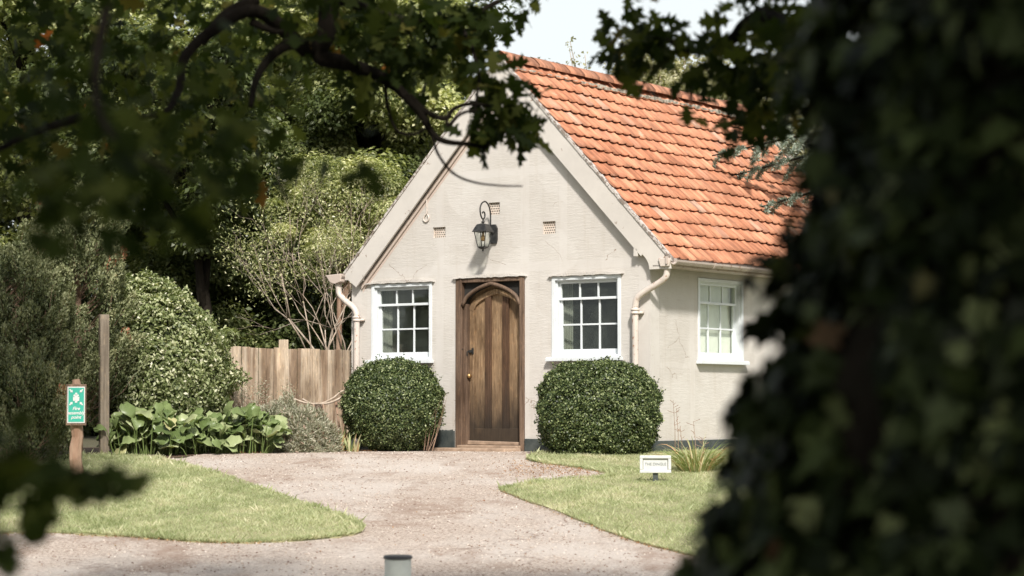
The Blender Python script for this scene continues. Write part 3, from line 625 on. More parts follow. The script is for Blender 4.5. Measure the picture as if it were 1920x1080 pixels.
# ------------------------------------------------------------ plants: generic
def crown_pts(c,rad,nclump,nleaf,rc,seed,flat=.65,shell=2.4,keep=None):
    r=np.random.default_rng(seed); d=nrm(r.normal(size=(nclump,3))); q=r.random(nclump)**(1/shell)
    cc=np.array(c)+d*q[:,None]*np.array(rad)
    if keep is not None: cc=cc[keep(cc)]
    k=r.integers(0,len(cc),nleaf); rcs=rc*(.6+.8*r.random(len(cc)))
    dd=nrm(r.normal(size=(nleaf,3))); rr=r.random(nleaf)**.5
    pts=cc[k]+dd*(rr*rcs[k])[:,None]*np.array([1,1,flat])
    N=dd*.6+np.array([0,0,.7])+r.normal(size=(nleaf,3))*.45
    T=dd*np.array([1,1,.3])+r.normal(size=(nleaf,3))*.6-np.array([0,0,.35])
    tint=np.clip(r.random(len(cc))[k]*.45+r.random(nleaf)*.6-.05,0,1)
    return cc,pts,N,T,tint,r
def trunk_limbs(mb,base,cc,r0,top,r,nl=14):
    base=np.array(base,float); top=np.array(top,float); n=9; path=[]
    for i in range(n):
        t=i/(n-1); path.append(base+(top-base)*t+r.normal(size=3)*np.array([.12,.12,0])*r0*2*(t>0))
    path[0]=base-np.array([0,0,.1]); rs=[r0*(1.35 if i==0 else 1)*(1-.75*i/(n-1)) for i in range(n)]
    mb.tube(path,rs,10)
    for j in range(min(nl,len(cc))):
        e=cc[r.integers(0,len(cc))]; t=.35+.6*r.random(); s=base+(top-base)*t
        if e[2]<s[2]: s=base+(top-base)*max(.3,t-.3)
        m1=s+(e-s)*.35+np.array([0,0,.12])*np.linalg.norm(e-s); m2=s+(e-s)*.7+r.normal(size=3)*.12+np.array([0,0,.06])*np.linalg.norm(e-s)
        rr=r0*(1-.7*t)*.55; mb.tube(smooth_path([s,m1,m2,e],3),[rr*(1-.85*k/9) for k in range(10)],6)
def tree(name,label,cat,bx,by,c,rad,nclump,nleaf,rc,ls,tm,mat,bark,r0,seed,group=None,flat=.65,shell=2.4,nl=14,top=None,keep=None):
    z=gz(by); root=empty(name,(bx,by,z),0,label,cat,group)
    cc,pts,N,T,ti,r=crown_pts(c,rad,nclump,nleaf,rc,seed,flat,shell,keep)
    S=ls*(.6+.7*r.random(len(pts)))
    link('crown',leafmesh('crown',pts,N,T,S,tm,ti),mat,root,world=True)
    mb=MB(); trunk_limbs(mb,(bx,by,z),cc,r0,top if top is not None else (c[0],c[1],c[2]+rad[2]*.4),r,nl)
    mb.build('trunk',bark,root,smooth=True,world=True); return root
# the trees behind the cottage and the fence
BG='trees beyond the garden fence'
A=lambda px,py,Y:P(px,py,Y)
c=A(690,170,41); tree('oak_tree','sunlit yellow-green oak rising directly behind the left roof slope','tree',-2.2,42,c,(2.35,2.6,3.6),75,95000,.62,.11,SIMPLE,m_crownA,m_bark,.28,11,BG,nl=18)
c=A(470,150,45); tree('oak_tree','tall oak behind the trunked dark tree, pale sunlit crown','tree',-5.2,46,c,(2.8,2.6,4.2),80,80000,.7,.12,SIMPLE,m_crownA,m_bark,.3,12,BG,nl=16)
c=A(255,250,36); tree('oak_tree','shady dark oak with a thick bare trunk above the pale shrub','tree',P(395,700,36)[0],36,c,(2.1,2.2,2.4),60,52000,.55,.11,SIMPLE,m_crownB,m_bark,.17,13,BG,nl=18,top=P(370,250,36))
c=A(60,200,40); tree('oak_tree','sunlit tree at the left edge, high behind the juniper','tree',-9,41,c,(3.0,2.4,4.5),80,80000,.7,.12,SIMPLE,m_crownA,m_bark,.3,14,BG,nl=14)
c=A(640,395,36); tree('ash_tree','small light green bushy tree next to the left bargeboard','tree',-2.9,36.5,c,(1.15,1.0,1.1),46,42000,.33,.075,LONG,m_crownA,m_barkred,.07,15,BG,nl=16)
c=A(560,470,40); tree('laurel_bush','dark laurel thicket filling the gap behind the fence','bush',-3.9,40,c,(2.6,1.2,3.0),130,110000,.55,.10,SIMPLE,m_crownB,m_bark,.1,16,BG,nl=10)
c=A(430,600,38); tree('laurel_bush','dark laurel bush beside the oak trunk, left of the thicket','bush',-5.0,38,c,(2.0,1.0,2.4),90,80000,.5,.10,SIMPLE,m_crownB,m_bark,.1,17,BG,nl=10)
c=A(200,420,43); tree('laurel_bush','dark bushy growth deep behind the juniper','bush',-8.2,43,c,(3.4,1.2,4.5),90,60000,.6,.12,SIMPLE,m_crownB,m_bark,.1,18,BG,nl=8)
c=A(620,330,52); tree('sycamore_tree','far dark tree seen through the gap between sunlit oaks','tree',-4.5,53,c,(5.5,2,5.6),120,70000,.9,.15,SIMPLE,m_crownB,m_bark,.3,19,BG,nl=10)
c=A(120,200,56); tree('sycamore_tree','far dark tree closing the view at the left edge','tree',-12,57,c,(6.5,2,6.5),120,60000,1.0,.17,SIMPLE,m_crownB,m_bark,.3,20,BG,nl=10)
# right, beyond the roof
def wispy(name,label,px,py,Y,rad,nst,nleaf,seed):
    r=np.random.default_rng(seed); c=P(px,py,Y); root=empty(name,(c[0],Y,0),0,label,'tree','pale trees beyond the roof ridge')
    mb=MB(); PT=[];TT=[]
    for k in range(nst):
        t0=np.array([c[0]+r.normal()*rad[0]*.3,Y+r.normal()*rad[1]*.4,c[2]-rad[2]*.9]); e=c+nrm(r.normal(size=3))*np.array(rad)*(r.random()**.4); e[2]=c[2]+abs(e[2]-c[2])*(1 if r.random()<.72 else -.6)
        m_=(t0+e)/2+r.normal(size=3)*.2; p=np.array(smooth_path([t0,m_,e],6)); mb.tube(p,[.02*(1-.8*i/(len(p)-1))+.003 for i in range(len(p))],5)
        i=np.minimum((r.random(nleaf//nst)**.7*(len(p)-1)).astype(int)+1,len(p)-1); PT.append(p[i]+r.normal(size=(len(i),3))*(.13 if nleaf>1000 else .07))
    mb.tube([(c[0],Y,-.1),(c[0],Y,c[2]-rad[2]*.9),(c[0],Y,c[2])],[.16,.1,.03],8)
    PT=np.concatenate(PT); n=len(PT); link('crown',leafmesh('crown',PT,rdir(n)+[0,-.3,.5],rdir(n),.10*(.6+.7*r.random(n)),SIMPLE),m_crownC,root,world=True)
    mb.build('trunk',m_twigpale,root,smooth=True,world=True)
wispy('birch_tree','thin pale birch just behind the middle of the roof ridge',1195,190,46,(.75,.8,1.45),60,19200,31)
wispy('birch_tree','pale birch showing over the right half of the ridge',1300,215,48,(1.4,.9,1.55),90,43200,32)
wispy('birch_tree','pale birch beyond the far end of the ridge',1420,245,45,(1.3,.9,1.5),80,40800,33)
wispy('birch_tree','pale sunlit birch next to the ivy covered trunk',1530,255,46,(1.1,.9,1.9),80,38400,34)
wispy('birch_sapling','slender birch top poking above the left half of the ridge',1085,170,45,(.45,.4,1.1),12,420,35)
# cedar right of the cottage, one branch over the tiles
ced=empty('cedar_tree',(6.6,31,0),0,'blue-grey cedar with drooping branches reaching over the tiled roof','tree')
r=np.random.default_rng(5); mb=MB(); tw=MB(); C=[];T=[]
mb.tube([(6.6,31,-.1),(6.5,31,3),(6.5,31,9)],[.3,.24,.1],10)
def cbranch(s,e,nsub,Lsub):
    s=np.array(s);e=np.array(e); m_=(s+e)/2+np.array([0,0,.25]); p=np.array(smooth_path([s,m_,e],8)); mb.tube(p,[.035*(1-.85*i/(len(p)-1))+.004 for i in range(len(p))],6)
    for k in range(nsub):
        t=.25+.75*k/nsub; i=int(t*(len(p)-1)); q=p[i]; dirn=nrm((e-s)[None])[0]; sd=1 if k%2 else -1
        L=Lsub*(.6+.6*r.random())*(1.15-t*.6); dv_=dirn*.8+np.array([.2*r.normal(),sd*.6,-.45-.35*r.random()]); dv_=dv_/np.linalg.norm(dv_); q2=q+dv_*L+np.array([0,0,-.12*L]); qq=np.array(smooth_path([q,q+dv_*L*.5+np.array([0,0,.04]),q2],6)); mb.tube(qq,[.008*(1-.7*j/(len(qq)-1)) for j in range(len(qq))],5)
        n=int(520*L/.5); j=r.random(n)*(len(qq)-1.001); jj=j.astype(int); base=qq[jj]+(qq[jj+1]-qq[jj])*(j-jj)[:,None]
        d_=nrm(r.normal(size=(n,3))+np.array([0,0,.5])); C.append(base+d_*.004); T.append(d_)
for (s,e,ns,L) in (((6.4,31,4.35),P(1335,292,30.2),16,.5),((6.4,31,3.6),P(1400,395,30.4),12,.4),((6.4,31,4.1),P(1370,330,30.6),14,.55),((6.5,31.2,5.4),P(1440,215,32),14,.6),((6.4,31,5.0),P(1440,255,31.5),16,.6),((6.4,31,4.7),P(1460,290,31),14,.6),((6.5,31.3,6.4),P(1520,180,32),14,.6),((6.4,31,2.9),P(1490,470,30.3),8,.3)):
    cbranch(s,e,ns,L)
C=np.concatenate(C);T=np.concatenate(T); n=len(C)
link('crown',leafmesh('crown',C,rdir(n),T,.06*(.7+.6*r.random(n)),tmpl_simple(.22,.02)),m_cedar,ced,world=True); mb.build('trunk',m_bark,ced,smooth=True,world=True)
# bare twiggy shrub by the fence
r=np.random.default_rng(9); sh=empty('twiggy_shrub',(-3.2,32,0),0,'half bare shrub with many upright pale branches behind the fence','shrub'); mb=MB(); tips=[]
def grow(p,d,L,rad,dep):
    q=p+d*L; m_=p+d*L*.5+r.normal(size=3)*L*.06; mb.tube([p,m_,q],[rad,rad*.85,rad*.65],5)
    if dep==0: tips.append(q); return
    for k in range(2 if r.random()<.75 else 3):
        dd=d+r.normal(size=3)*.33+np.array([0,0,.10]); grow(q,dd/np.linalg.norm(dd),L*(.60+.22*r.random()),rad*.56,dep-1)
for k in range(7):
    px=572+r.random()*75; b0=P(px,760,32+r.random()); b0[2]=0; d=np.array([r.normal()*.18-.05+(.25*(px-600)/60 if k%3==0 else -.15*(r.random())),r.normal()*.15,1.]); grow(b0,d/np.linalg.norm(d),1.0+.3*r.random(),.020+.012*r.random(),5)
mb.build('branches',m_twigpale,sh,smooth=True,world=True)
tips=np.array(tips); k=r.integers(0,len(tips),9000); pts=tips[k]+r.normal(size=(9000,3))*.13
pts=pts[(pts[:,2]>2.0)|(r.random(9000)<.25)]; n=len(pts); link('foliage',leafmesh('foliage',pts,rdir(n)+[0,0,.5],rdir(n),.05*(.6+.6*r.random(n)),LONG),m_crownA,sh,world=True)
# spiky plant behind the fence
def blades(name,label,cat,base,n,L,wd,mat,spread=.6,up=1.,droop=.5,seg=5,parent=None,seed=3,rad=.05,wvar=.3,group=None):
    r=np.random.default_rng(seed); V=[];Fc=[];rn=[];b=0
    for k in range(n):
        a=r.random()*6.283; q0=np.array(base)+np.array([math.cos(a),math.sin(a),0])*rad*r.random()**.5; l=L*(.55+.6*r.random()); s=spread*(.3+.9*r.random()); d=np.array([math.cos(a)*s,math.sin(a)*s,up]); d/=np.linalg.norm(d); p=q0.copy(); w0=wd*(1+wvar*r.normal()); side=np.array([-math.sin(a),math.cos(a),0])*.5+r.normal(size=3)*.25; side/=np.linalg.norm(side); c_=r.random(); dr=droop*(.5+r.random())
        for j in range(seg+1):
            t=j/seg; ww=w0*(.7+.6*t if t<.4 else (1-t)**.7*1.2+.02); V+=[p-side*ww/2,p+side*ww/2]; rn+=[c_,c_]; p=p+d*l/seg; d=d+np.array([math.cos(a)*.25,math.sin(a)*.25,-1])*dr/seg*(.4+1.4*t); d/=np.linalg.norm(d)
        for j in range(seg): Fc.append([b+2*j,b+2*j+1,b+2*j+3,b+2*j+2])
        b+=2*(seg+1)
    o=link(name,npmesh(name,V,Fc,4,rn),mat,parent,world=bool(parent))
    if label: tag(o,label,cat,group)
    return o
pb=P(655,700,33); blades('spiky_plant','spiky strap-leaved plant between the fence and the left drainpipe','plant',(pb[0],33,.0),60,1.55,.05,m_crownA,.45,1,.5,seed=4,rad=.2)
# ------------------------------------------------------------ garden plants
def blob(name,label,cat,center,rad,nleaf,ls,tm,mat,seed,pw=2.6,depth=.12,noiseamp=.06,core=True,flatbot=True,shape=None,upb=.3,group=None,core_mat=None):
    r=np.random.default_rng(seed); c=np.array(center,float); root=empty(name,(c[0],c[1],gz(c[1])),0,label,cat,group)
    d=nrm(r.normal(size=(nleaf,3)))
    def surf(d):
        e=(np.abs(d/np.array(1.))**pw).sum(1)**(-1/pw); q=d*e[:,None]
        ph=np.sin(d[:,0]*7+seed)*np.sin(d[:,1]*6+1)*np.sin(d[:,2]*8+2)+.6*np.sin(d[:,0]*15+3)*np.sin(d[:,2]*17)+.4*np.sin(d[:,1]*21+d[:,2]*12)
        q=q*(1+noiseamp*ph)[:,None]
        if shape is not None: q=shape(q)
        return q
    q=surf(d); pts=c+q*np.array(rad); pts-=d*(r.random(nleaf)**1.7*depth)[:,None]; pts+=r.normal(size=pts.shape)*.008
    N=d+r.normal(size=(nleaf,3))*.65+np.array([0,0,upb]); T=d*.5+r.normal(size=(nleaf,3))*.7+np.array([0,0,.5])
    if core and ls<.04:      # stray shoots
        m_=170; i0=r.integers(0,nleaf,m_); L_=.03+.07*r.random(m_)**2; i=np.repeat(np.arange(m_),9); t_=np.tile(np.linspace(0,1,9),m_)
        dr=nrm(d[i0]+r.normal(size=(m_,3))*.3+np.array([0,0,.5])); sp=(c+q[i0]*np.array(rad))[i]+dr[i]*(L_[i]*t_)[:,None]+r.normal(size=(len(i),3))*.006
        pts=np.r_[pts,sp]; N=np.r_[N,r.normal(size=sp.shape)+[0,0,.5]]; T=np.r_[T,dr[i]+r.normal(size=sp.shape)*.5]
    k=pts[:,2]>gz(c[1])-.02; pts,N,T=pts[k],N[k],T[k]; n=len(pts)
    link('foliage',leafmesh('foliage',pts,N,T,ls*(.6+.7*r.random(n)),tm),mat,root,world=True)
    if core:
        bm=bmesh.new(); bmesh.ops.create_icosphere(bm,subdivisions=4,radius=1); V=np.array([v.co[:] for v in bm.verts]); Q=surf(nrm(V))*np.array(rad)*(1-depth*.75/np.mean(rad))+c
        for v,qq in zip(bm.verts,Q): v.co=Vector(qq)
        me=bpy.data.meshes.new('branches'); bm.to_mesh(me); bm.free(); link('branches',me,core_mat or m_core,root,world=True)  # added solid core, not branches: shade inside the bush put into its colour
    return root
def taper(q): q=q.copy(); k=1-.14*np.clip(-q[:,2],0,1)**1.5; q[:,0]*=k; q[:,1]*=k; return q
TB='clipped box bushes flanking the door'
c=P(737,763,28.35); 
blob('box_bush','round clipped box bush under the left window, beside the fence','bush',(c[0],28.35,.58),(.65,.57,.61),66000,.030,tmpl_simple(.6,.15),m_box,41,2.2,.12,.045,group=TB,shape=taper)
c=P(1122,775,26.75)
def shp(q): q=q.copy(); return q
rb=blob('box_bush','larger squarish box bush at the cottage corner, under the right window','bush',(c[0],26.65,.50),(.72,.60,.62),85000,.030,tmpl_simple(.6,.15),m_box,42,3.0,.12,.05,group=TB,shape=taper)
# dry dead twigs at the right flank of the left bush
r=np.random.default_rng(6); mb=MB()
bb=P(800,840,28.1)
dt=empty('dead_twigs',(bb[0],28.1,0),0,'bare brown twigs between the round box bush and the doorstep','twigs')
for k in range(9):
    p=np.array([bb[0]+.02+r.normal()*.05,28.05+r.normal()*.08,.02]); d=np.array([.12+.15*r.random(),-.1*r.random(),.75+.3*r.random()])*(.5+.35*r.random()); p2=p+d*.5+r.normal(size=3)*.03; p3=p+d+r.normal(size=3)*.03; mb.tube([p,p2,p3],[.003,.0025,.001],4)
mb.build('stems',m_barkred,dt,world=True)
# pale shrub
c=P(300,650,27.9)
def slope_shape(q): q=q.copy(); t=np.clip(q[:,2],-1,1); q[:,0]=q[:,0]*(1-.10*np.clip(t,0,1))-.26*np.clip(t,0,1); return q
rt=blob('pale_shrub','big domed shrub with pale glossy leaves between the grey post and the fence','shrub',(c[0],27.9,1.05),(.95,.65,1.20),60000,.058,tmpl_simple(.5,.15),m_pale,51,2.1,.30,.10,shape=slope_shape)
c2=P(425,632,28.8); cc,pts,N,T,ti,r=crown_pts(c2,(.16,.15,.10),14,900,.09,52); link('foliage',leafmesh('foliage',pts,N,T,.06,tmpl_simple(.5,.15),ti),m_pale,rt,world=True)
mb=MB().tube([P(380,680,28.4),P(405,650,28.6),P(430,630,28.8)],[.01,.008,.004],5); mb.build('stem',m_barkred,rt,world=True)
# juniper: many upright plumes
def plumes(name,label,cx,cy,z0,z1,rx,ry,npl,nl,seed):
    r=np.random.default_rng(seed); root=empty(name,(cx,cy,gz(cy)),0,label,'shrub'); C=[];T=[];N=[];R=[];mb=MB()
    mb.tube([(cx,cy,-.1),(cx,cy,z1*.75)],[.09,.03],7)
    for k in range(npl):
        a=r.random()*6.283; h=r.random(); q=(1-h**2.2)**.5; rr=(.55+.45*r.random()); base=np.array([cx+math.cos(a)*rx*q*rr,cy+math.sin(a)*ry*q*rr,z0+(z1-z0)*h*.93])
        d=np.array([math.cos(a)*.35,math.sin(a)*.35,1])+r.normal(size=3)*.18; d/=np.linalg.norm(d); L=.30+.35*r.random(); tip=base+d*L; mb.tube([base-d*.25-np.array([math.cos(a)*.2,math.sin(a)*.2,0]),base,tip],[.006,.004,.001],4)
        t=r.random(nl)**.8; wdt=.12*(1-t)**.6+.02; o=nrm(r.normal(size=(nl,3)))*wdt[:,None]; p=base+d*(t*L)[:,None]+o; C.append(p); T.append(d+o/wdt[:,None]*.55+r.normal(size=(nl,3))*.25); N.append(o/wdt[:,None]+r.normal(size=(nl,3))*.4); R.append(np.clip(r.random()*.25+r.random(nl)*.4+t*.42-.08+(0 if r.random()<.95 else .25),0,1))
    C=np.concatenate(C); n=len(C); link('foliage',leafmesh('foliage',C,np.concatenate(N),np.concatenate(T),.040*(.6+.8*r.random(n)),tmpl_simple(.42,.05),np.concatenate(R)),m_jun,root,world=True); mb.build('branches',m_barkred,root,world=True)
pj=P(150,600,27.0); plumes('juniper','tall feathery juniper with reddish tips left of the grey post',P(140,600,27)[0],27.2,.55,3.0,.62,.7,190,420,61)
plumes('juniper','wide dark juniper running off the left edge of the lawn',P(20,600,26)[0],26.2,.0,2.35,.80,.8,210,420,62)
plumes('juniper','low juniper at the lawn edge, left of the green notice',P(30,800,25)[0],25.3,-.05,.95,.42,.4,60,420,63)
# bergenia
def bergenia(label,px0,px1,Y,zt,n,seed):
    r=np.random.default_rng(seed); x0,x1=P(px0,800,Y)[0],P(px1,800,Y)[0]; root=empty('bergenia_clump',((x0+x1)/2,Y,gz(Y)),0,label,'plant','large leaved plants along the bed'); mb=MB(); C=[];N=[];T=[];S=[]
    for k in range(n):
        bx=x0+(x1-x0)*r.random(); by=Y+r.normal()*.16; out=np.array([(bx-(x0+x1)/2)/(x1-x0)*1.2+r.normal()*.35,-.55+r.normal()*.4,0]); h=zt*(.25+.75*r.random())*(1-.35*abs((bx-(x0+x1)/2)/(x1-x0)*2)**2); b0=np.array([bx,by,gz(by)]); tip=b0+np.array([out[0]*.1,out[1]*.1,h*.75]); mb.tube([b0,(b0+tip)/2+np.array([0,0,.02]),tip],[.007,.006,.005],5)
        s=.14+.13*r.random(); t=np.array([out[0]*.9,out[1]*.6,.75+.35*r.normal()+(.5 if h>zt*.6 else 0)]); C.append(tip); T.append(t); N.append(np.array([r.normal()*.6,-.6,.8])+r.normal(size=3)*.45); S.append(s)
    V0,F0=ROUND; me=leafmesh('leaves',np.array(C),np.array(N),np.array(T),np.array(S),ROUND)
    co_=np.empty(len(me.vertices)*3,np.float32); me.vertices.foreach_get('co',co_); co_=co_.reshape(-1,3); co_+=np.c_[np.sin(co_[:,1]*60+co_[:,2]*40),np.sin(co_[:,0]*55),np.sin(co_[:,0]*62+co_[:,1]*48)]*.013; me.vertices.foreach_set('co',co_.ravel())
    lf=link('leaves',me,m_berg,root,smooth=True,world=True); mb.build('stems',m_strap,root,world=True)
    so_=lf.modifiers.new('thick','SOLIDIFY'); so_.thickness=.002
bergenia('large pale-leaved plant at the foot of the grey post',215,345,26.7,.62,150,71)
bergenia('large-leaved plant in the shade in the middle of the bed',325,425,26.9,.50,110,72)
bergenia('large bright-leaved plant next to the silvery lavender',412,512,27.1,.62,140,73)
# lavender
r=np.random.default_rng(81); cl=P(562,815,27.8); lv=empty('lavender',(cl[0],27.8,0),0,'silvery grey lavender mound between the big-leaved plants and the round box bush','plant')
n=42000; d=nrm(r.normal(size=(n,3))); d[:,2]=abs(d[:,2]); q=r.random(n)**.35; lump=1+.12*np.sin(d[:,0]*9)*np.sin(d[:,1]*8+d[:,2]*6)
sx_=np.where(d[:,0]<0,.72,.50); pts=np.c_[cl[0]+d[:,0]*sx_*q*lump,27.75+d[:,1]*.45*q*lump,d[:,2]*.56*q*lump*(1+.25*(d[:,0]<-.1))]
link('foliage',leafmesh('foliage',pts,rdir(n),d+r.normal(size=(n,3))*.45+[0,0,.5],.060*(.5+.9*r.random(n)),tmpl_simple(.2,.02)),m_lav,lv,world=True)
mb=MB()
for k in range(120):
    a=r.random()*6.28; e=np.array([cl[0]+math.cos(a)*.42*r.random(),27.9+math.sin(a)*.35*r.random(),.40+.25*r.random()]); mb.tube([(cl[0]+(e[0]-cl[0])*.3,27.9,.05),e],[.003,.002],4)
mb.build('stalks',m_twigpale,lv,world=True)
# dry stems in front of fence
r=np.random.default_rng(82); ds=empty('dry_flower_stems',(P(480,760,28.3)[0],28.3,0),0,'dry brown flower stems against the fence, behind the lavender','plant'); mb=MB(); C=[]
for k in range(80):
    x=P(430+r.random()*120,760,28.3)[0]; y=28.3+r.normal()*.12; h=.45+.40*r.random(); e=np.array([x+r.normal()*.08,y,h]); mb.tube([(x,y,0),((x+e[0])/2+r.normal()*.03,y,h*.5),e],[.003,.003,.0015],4); C.append(e+r.normal(size=(22,3))*np.array([.04,.04,.07]))
C=np.concatenate(C); n=len(C); link('foliage',leafmesh('foliage',C,rdir(n),rdir(n),.03*(.6+.7*r.random(n)),LONG),m_lav,ds,world=True); mb.build('stems',m_barkred,ds,world=True)
# strap leaf fans near left bush
for i,(px,py,Y,n,L,lab) in enumerate(((632,838,28.0,26,.32,'tuft of pale strap leaves touching the lavender'),(658,838,27.9,12,.26,'middle tuft of pale strap leaves before the round box bush'),(668,842,27.9,6,.16,'short cut-back strap leaf fan nearest the round box bush'),(640,800,28.6,26,.50,'taller green strap leaves under the curved branch seat'))):
    b0=P(px,py,Y); blades('strap_leaf_plant',lab,'plant',(b0[0],Y,0.),n,L,.035,m_strap,.55,1,.35,seed=90+i,rad=.06,group='strap leaved plants in the bed')
# grass clump beside the white sign and thin stems at side wall
b0=P(1305,893,24.1); blades('ornamental_grass','arching clump of long yellow-green grass right of the white name sign','grass clump',(b0[0],24.1,gz(24.1)),300,.50,.014,m_strap,.8,1,1.7,8,seed=95,rad=.16)
r=np.random.default_rng(96); b0=P(1268,850,26.2); ws=empty('wild_stems',(b0[0],26.2,gz(26.2)),0,'thin dry weed stems in front of the side wall, behind the name sign','plant'); mb=MB()
for px,top in ((1262,750),(1268,765),(1300,790),(1316,820),(1275,800)):
    a=P(px+4,860,26.2); a[2]=gz(26.2); e=P(px,top,26.2); mb.tube([a,(a+e)/2+np.array([.01,0,0]),e],[.004,.003,.002],4)
    for k in range(7):
        t=.5+.5*r.random(); q=a+(e-a)*t; mb.tube([q,q+np.array([r.normal()*.04,0,.03])],[.002,.003],4)
mb.build('stems',m_barkred,ws,world=True)
# leaf litter
r=np.random.default_rng(97); n=2600; x=np.r_[r.normal(.55,.38,2200),r.uniform(-3.9,2,400)]; y=np.r_[r.normal(24.4,.7,2200),r.uniform(17,27.6,400)]; C=np.c_[x,y,gzv(y)+.018]
k=~inpoly(x,y,LAWN_R)&~inpoly(x,y,LAWN_L)&(y<26.6+ .3*r.random(n)); C=C[k]
e=spl([(-1.26,18.5),(-2.2,17.68),(-3.37,18.18),(-4.4,18.4)],60); e2=spl([(-.13,22.0),(.42,19.9),(.93,17.95),(1.4,16.9)],60); e3=spl([(-3.6,26.6),(-2.2,27.8),(-1.2,28.4)],60); E=np.array(e+e2+e3); E=np.repeat(E,2,0)+r.normal(size=(len(E)*2,2))*.035; C=np.r_[C,np.c_[E,gzv(E[:,1])+.02]]; n=len(C)
tag(link('fallen_leaves',leafmesh('fallen_leaves',C,r.normal(size=(n,3))*.3+[0,0,1],rdir(n)*[1,1,.15],.022*(.4+r.random(n)**2),tmpl_simple(.6,.3)),m_litter),'brown fallen leaves scattered on the drive and along the lawn edges',kind='stuff')
# ------------------------------------------------------------ fence
F0=np.array([-3.90,28.05]);F1=np.array([-2.20,30.25]); fd=(F1-F0); fl=np.linalg.norm(fd); fa=math.atan2(fd[1],fd[0])
fence=empty('board_fence',(F0[0],F0[1],0),fa,'weathered upright board fence joining the cottage, with one taller post','fence')
mb=MB(); x=-.75; k=0
while x<fl-.02:
    wd=.125+.02*random.random(); wd=min(wd,fl-x); dz=random.uniform(-.008,.012); dy=random.uniform(0,.014)
    mb.box((x,-.012-dy,.02),(x+wd,.010-dy,1.355+dz)); x+=wd+random.uniform(.010,.024)
mb.build('boards',m_fence,fence,bevel=.003)
MB().box((-.75,.012,.35),(fl,.06,.43)).box((-.75,.012,1.05),(fl,.06,1.13)).build('rail',m_fence,fence)
xp=1.28; MB().box((xp,-.12,-.1),(xp+.085,-.022,1.47)).build('post',m_fence,fence,bevel=.004)
# grey free-standing post
pp=P(196,760,26.4); gp=MB().box((-.055,-.045,0),(.055,.045,1.72)).build('wooden_post',m_post,None,bevel=.006); gp.location=(pp[0],26.4,gz(26.4)-.02); gp.rotation_euler=(0,R_(-.6),R_(25)); tag(gp,'tall square grey wooden post before the pale shrub','post')
# curved branch seat / garden frame
bs=empty('branch_bench',(P(610,800,28.9)[0],28.9,0),0,'rustic garden seat of bent bare branches standing against the fence','garden seat')
Y=28.75; mb=MB()
mb.tube(smooth_path([P(567,748,Y),P(585,757,Y),P(604,756,Y),P(625,746,Y+.05),P(640,734,Y+.1),P(652,732,Y+.15)],5),.013,7).build('rail',m_twigpale,bs,smooth=True,world=True)
mb=MB(); mb.tube(smooth_path([P(549,747,Y-.25),P(568,754,Y-.25),P(590,758,Y-.25)],5),.013,7); mb.build('rail',m_twigpale,bs,smooth=True,world=True)
mb=MB(); mb.tube(smooth_path([P(590,757,Y-.1),P(615,756,Y-.1),P(635,748,Y-.1),P(650,737,Y-.1),P(656,733,Y-.05)],5),.015,7); mb.build('rail',m_twigpale,bs,smooth=True,world=True)
mb=MB()
sp=[P(588,759,Y-.2),P(605,759,Y-.2),P(609,786,Y-.2),P(594,792,Y-.2)]
bm=bmesh.new(); f_=bm.faces.new([bm.verts.new(p) for p in sp]); rr_=bmesh.ops.extrude_face_region(bm,geom=[f_])
for g_ in rr_['geom']:
    if isinstance(g_,bmesh.types.BMVert): g_.co.y+=.03
bmesh.ops.recalc_face_normals(bm,faces=bm.faces); me=bpy.data.meshes.new('panel'); bm.to_mesh(me); bm.free(); link('panel',me,m_oakd,bs,world=True)
for a,b_,yy_ in (((588,758),(584,806),Y-.25),((606,758),(616,800),Y-.2),((629,750),(640,800),Y),((642,742),(650,795),Y+.1)):
    p0=P(*a,yy_); p1=P(*b_,yy_); p1[2]=.0; MB().tube([p0,(p0+p1)/2+np.array([.01,0,0]),p1],.014,7).build('leg',m_barkred,bs,smooth=True,world=True)
# ------------------------------------------------------------ signs and bollard
def text_mesh(s,size,mat,parent,name,loc,shear=0,bold=0):
    cu=bpy.data.curves.new(name,'FONT'); cu.body=s; cu.size=size; cu.align_x='CENTER'; cu.align_y='CENTER'; cu.extrude=.0008; cu.offset=bold; cu.shear=shear
    o=bpy.data.objects.new(name+'_tmp',cu); COL.objects.link(o); bpy.context.view_layer.update()
    me=bpy.data.meshes.new_from_object(o.evaluated_get(bpy.context.evaluated_depsgraph_get())); bpy.data.objects.remove(o)
    me.transform(Matrix.Translation(loc)@Matrix.Rotation(math.pi/2,4,'X')); me.name=name; me.materials.clear(); return link(name,me,mat,parent)
m_green=M('sign_green',(.045,.37,.28),(.04,.33,.25),4,.4,0); m_signwhite=M('sign_white',(.60,.61,.60),(.50,.51,.50),10,.5,.1); m_letter=M('faded_grey_letter',(.16,.18,.18),(.2,.22,.22),20,.6,0)
sg=P(1229,907,22.85); ns=empty('name_sign',(sg[0],22.85,gz(22.85)),R_(-3),'small white framed name board on a short stake in the right lawn','sign')
MB().box((-.028,-.01,0),(.028,.03,.14)).build('stake',m_plinth,ns,bevel=.003)
mb=MB(); w2,h0,h1=.163,.115,.297
mb.box((-w2,-.035,h0),(w2,.008,h0+.032)).box((-w2,-.035,h1-.032),(w2,.008,h1)).box((-w2,-.035,h0+.032),(-w2+.032,.008,h1-.032)).box((w2-.032,-.035,h0+.032),(w2,.008,h1-.032)).build('sign_frame',m_signwhite,ns,bevel=.006)
MB().box((-w2+.033,-.014,h0+.033),(w2-.033,-.004,h1-.033)).build('sign_board',m_signwhite,ns)
MB().box((-w2+.033,-.016,h1-.038),(w2-.033,-.0145,h1-.033)).box((-w2+.033,-.016,h0+.033),(-w2+.037,-.0145,h1-.039)).box((w2-.037,-.016,h0+.033),(w2-.033,-.0145,h1-.039)).build('sign_beading',m_plinth,ns)
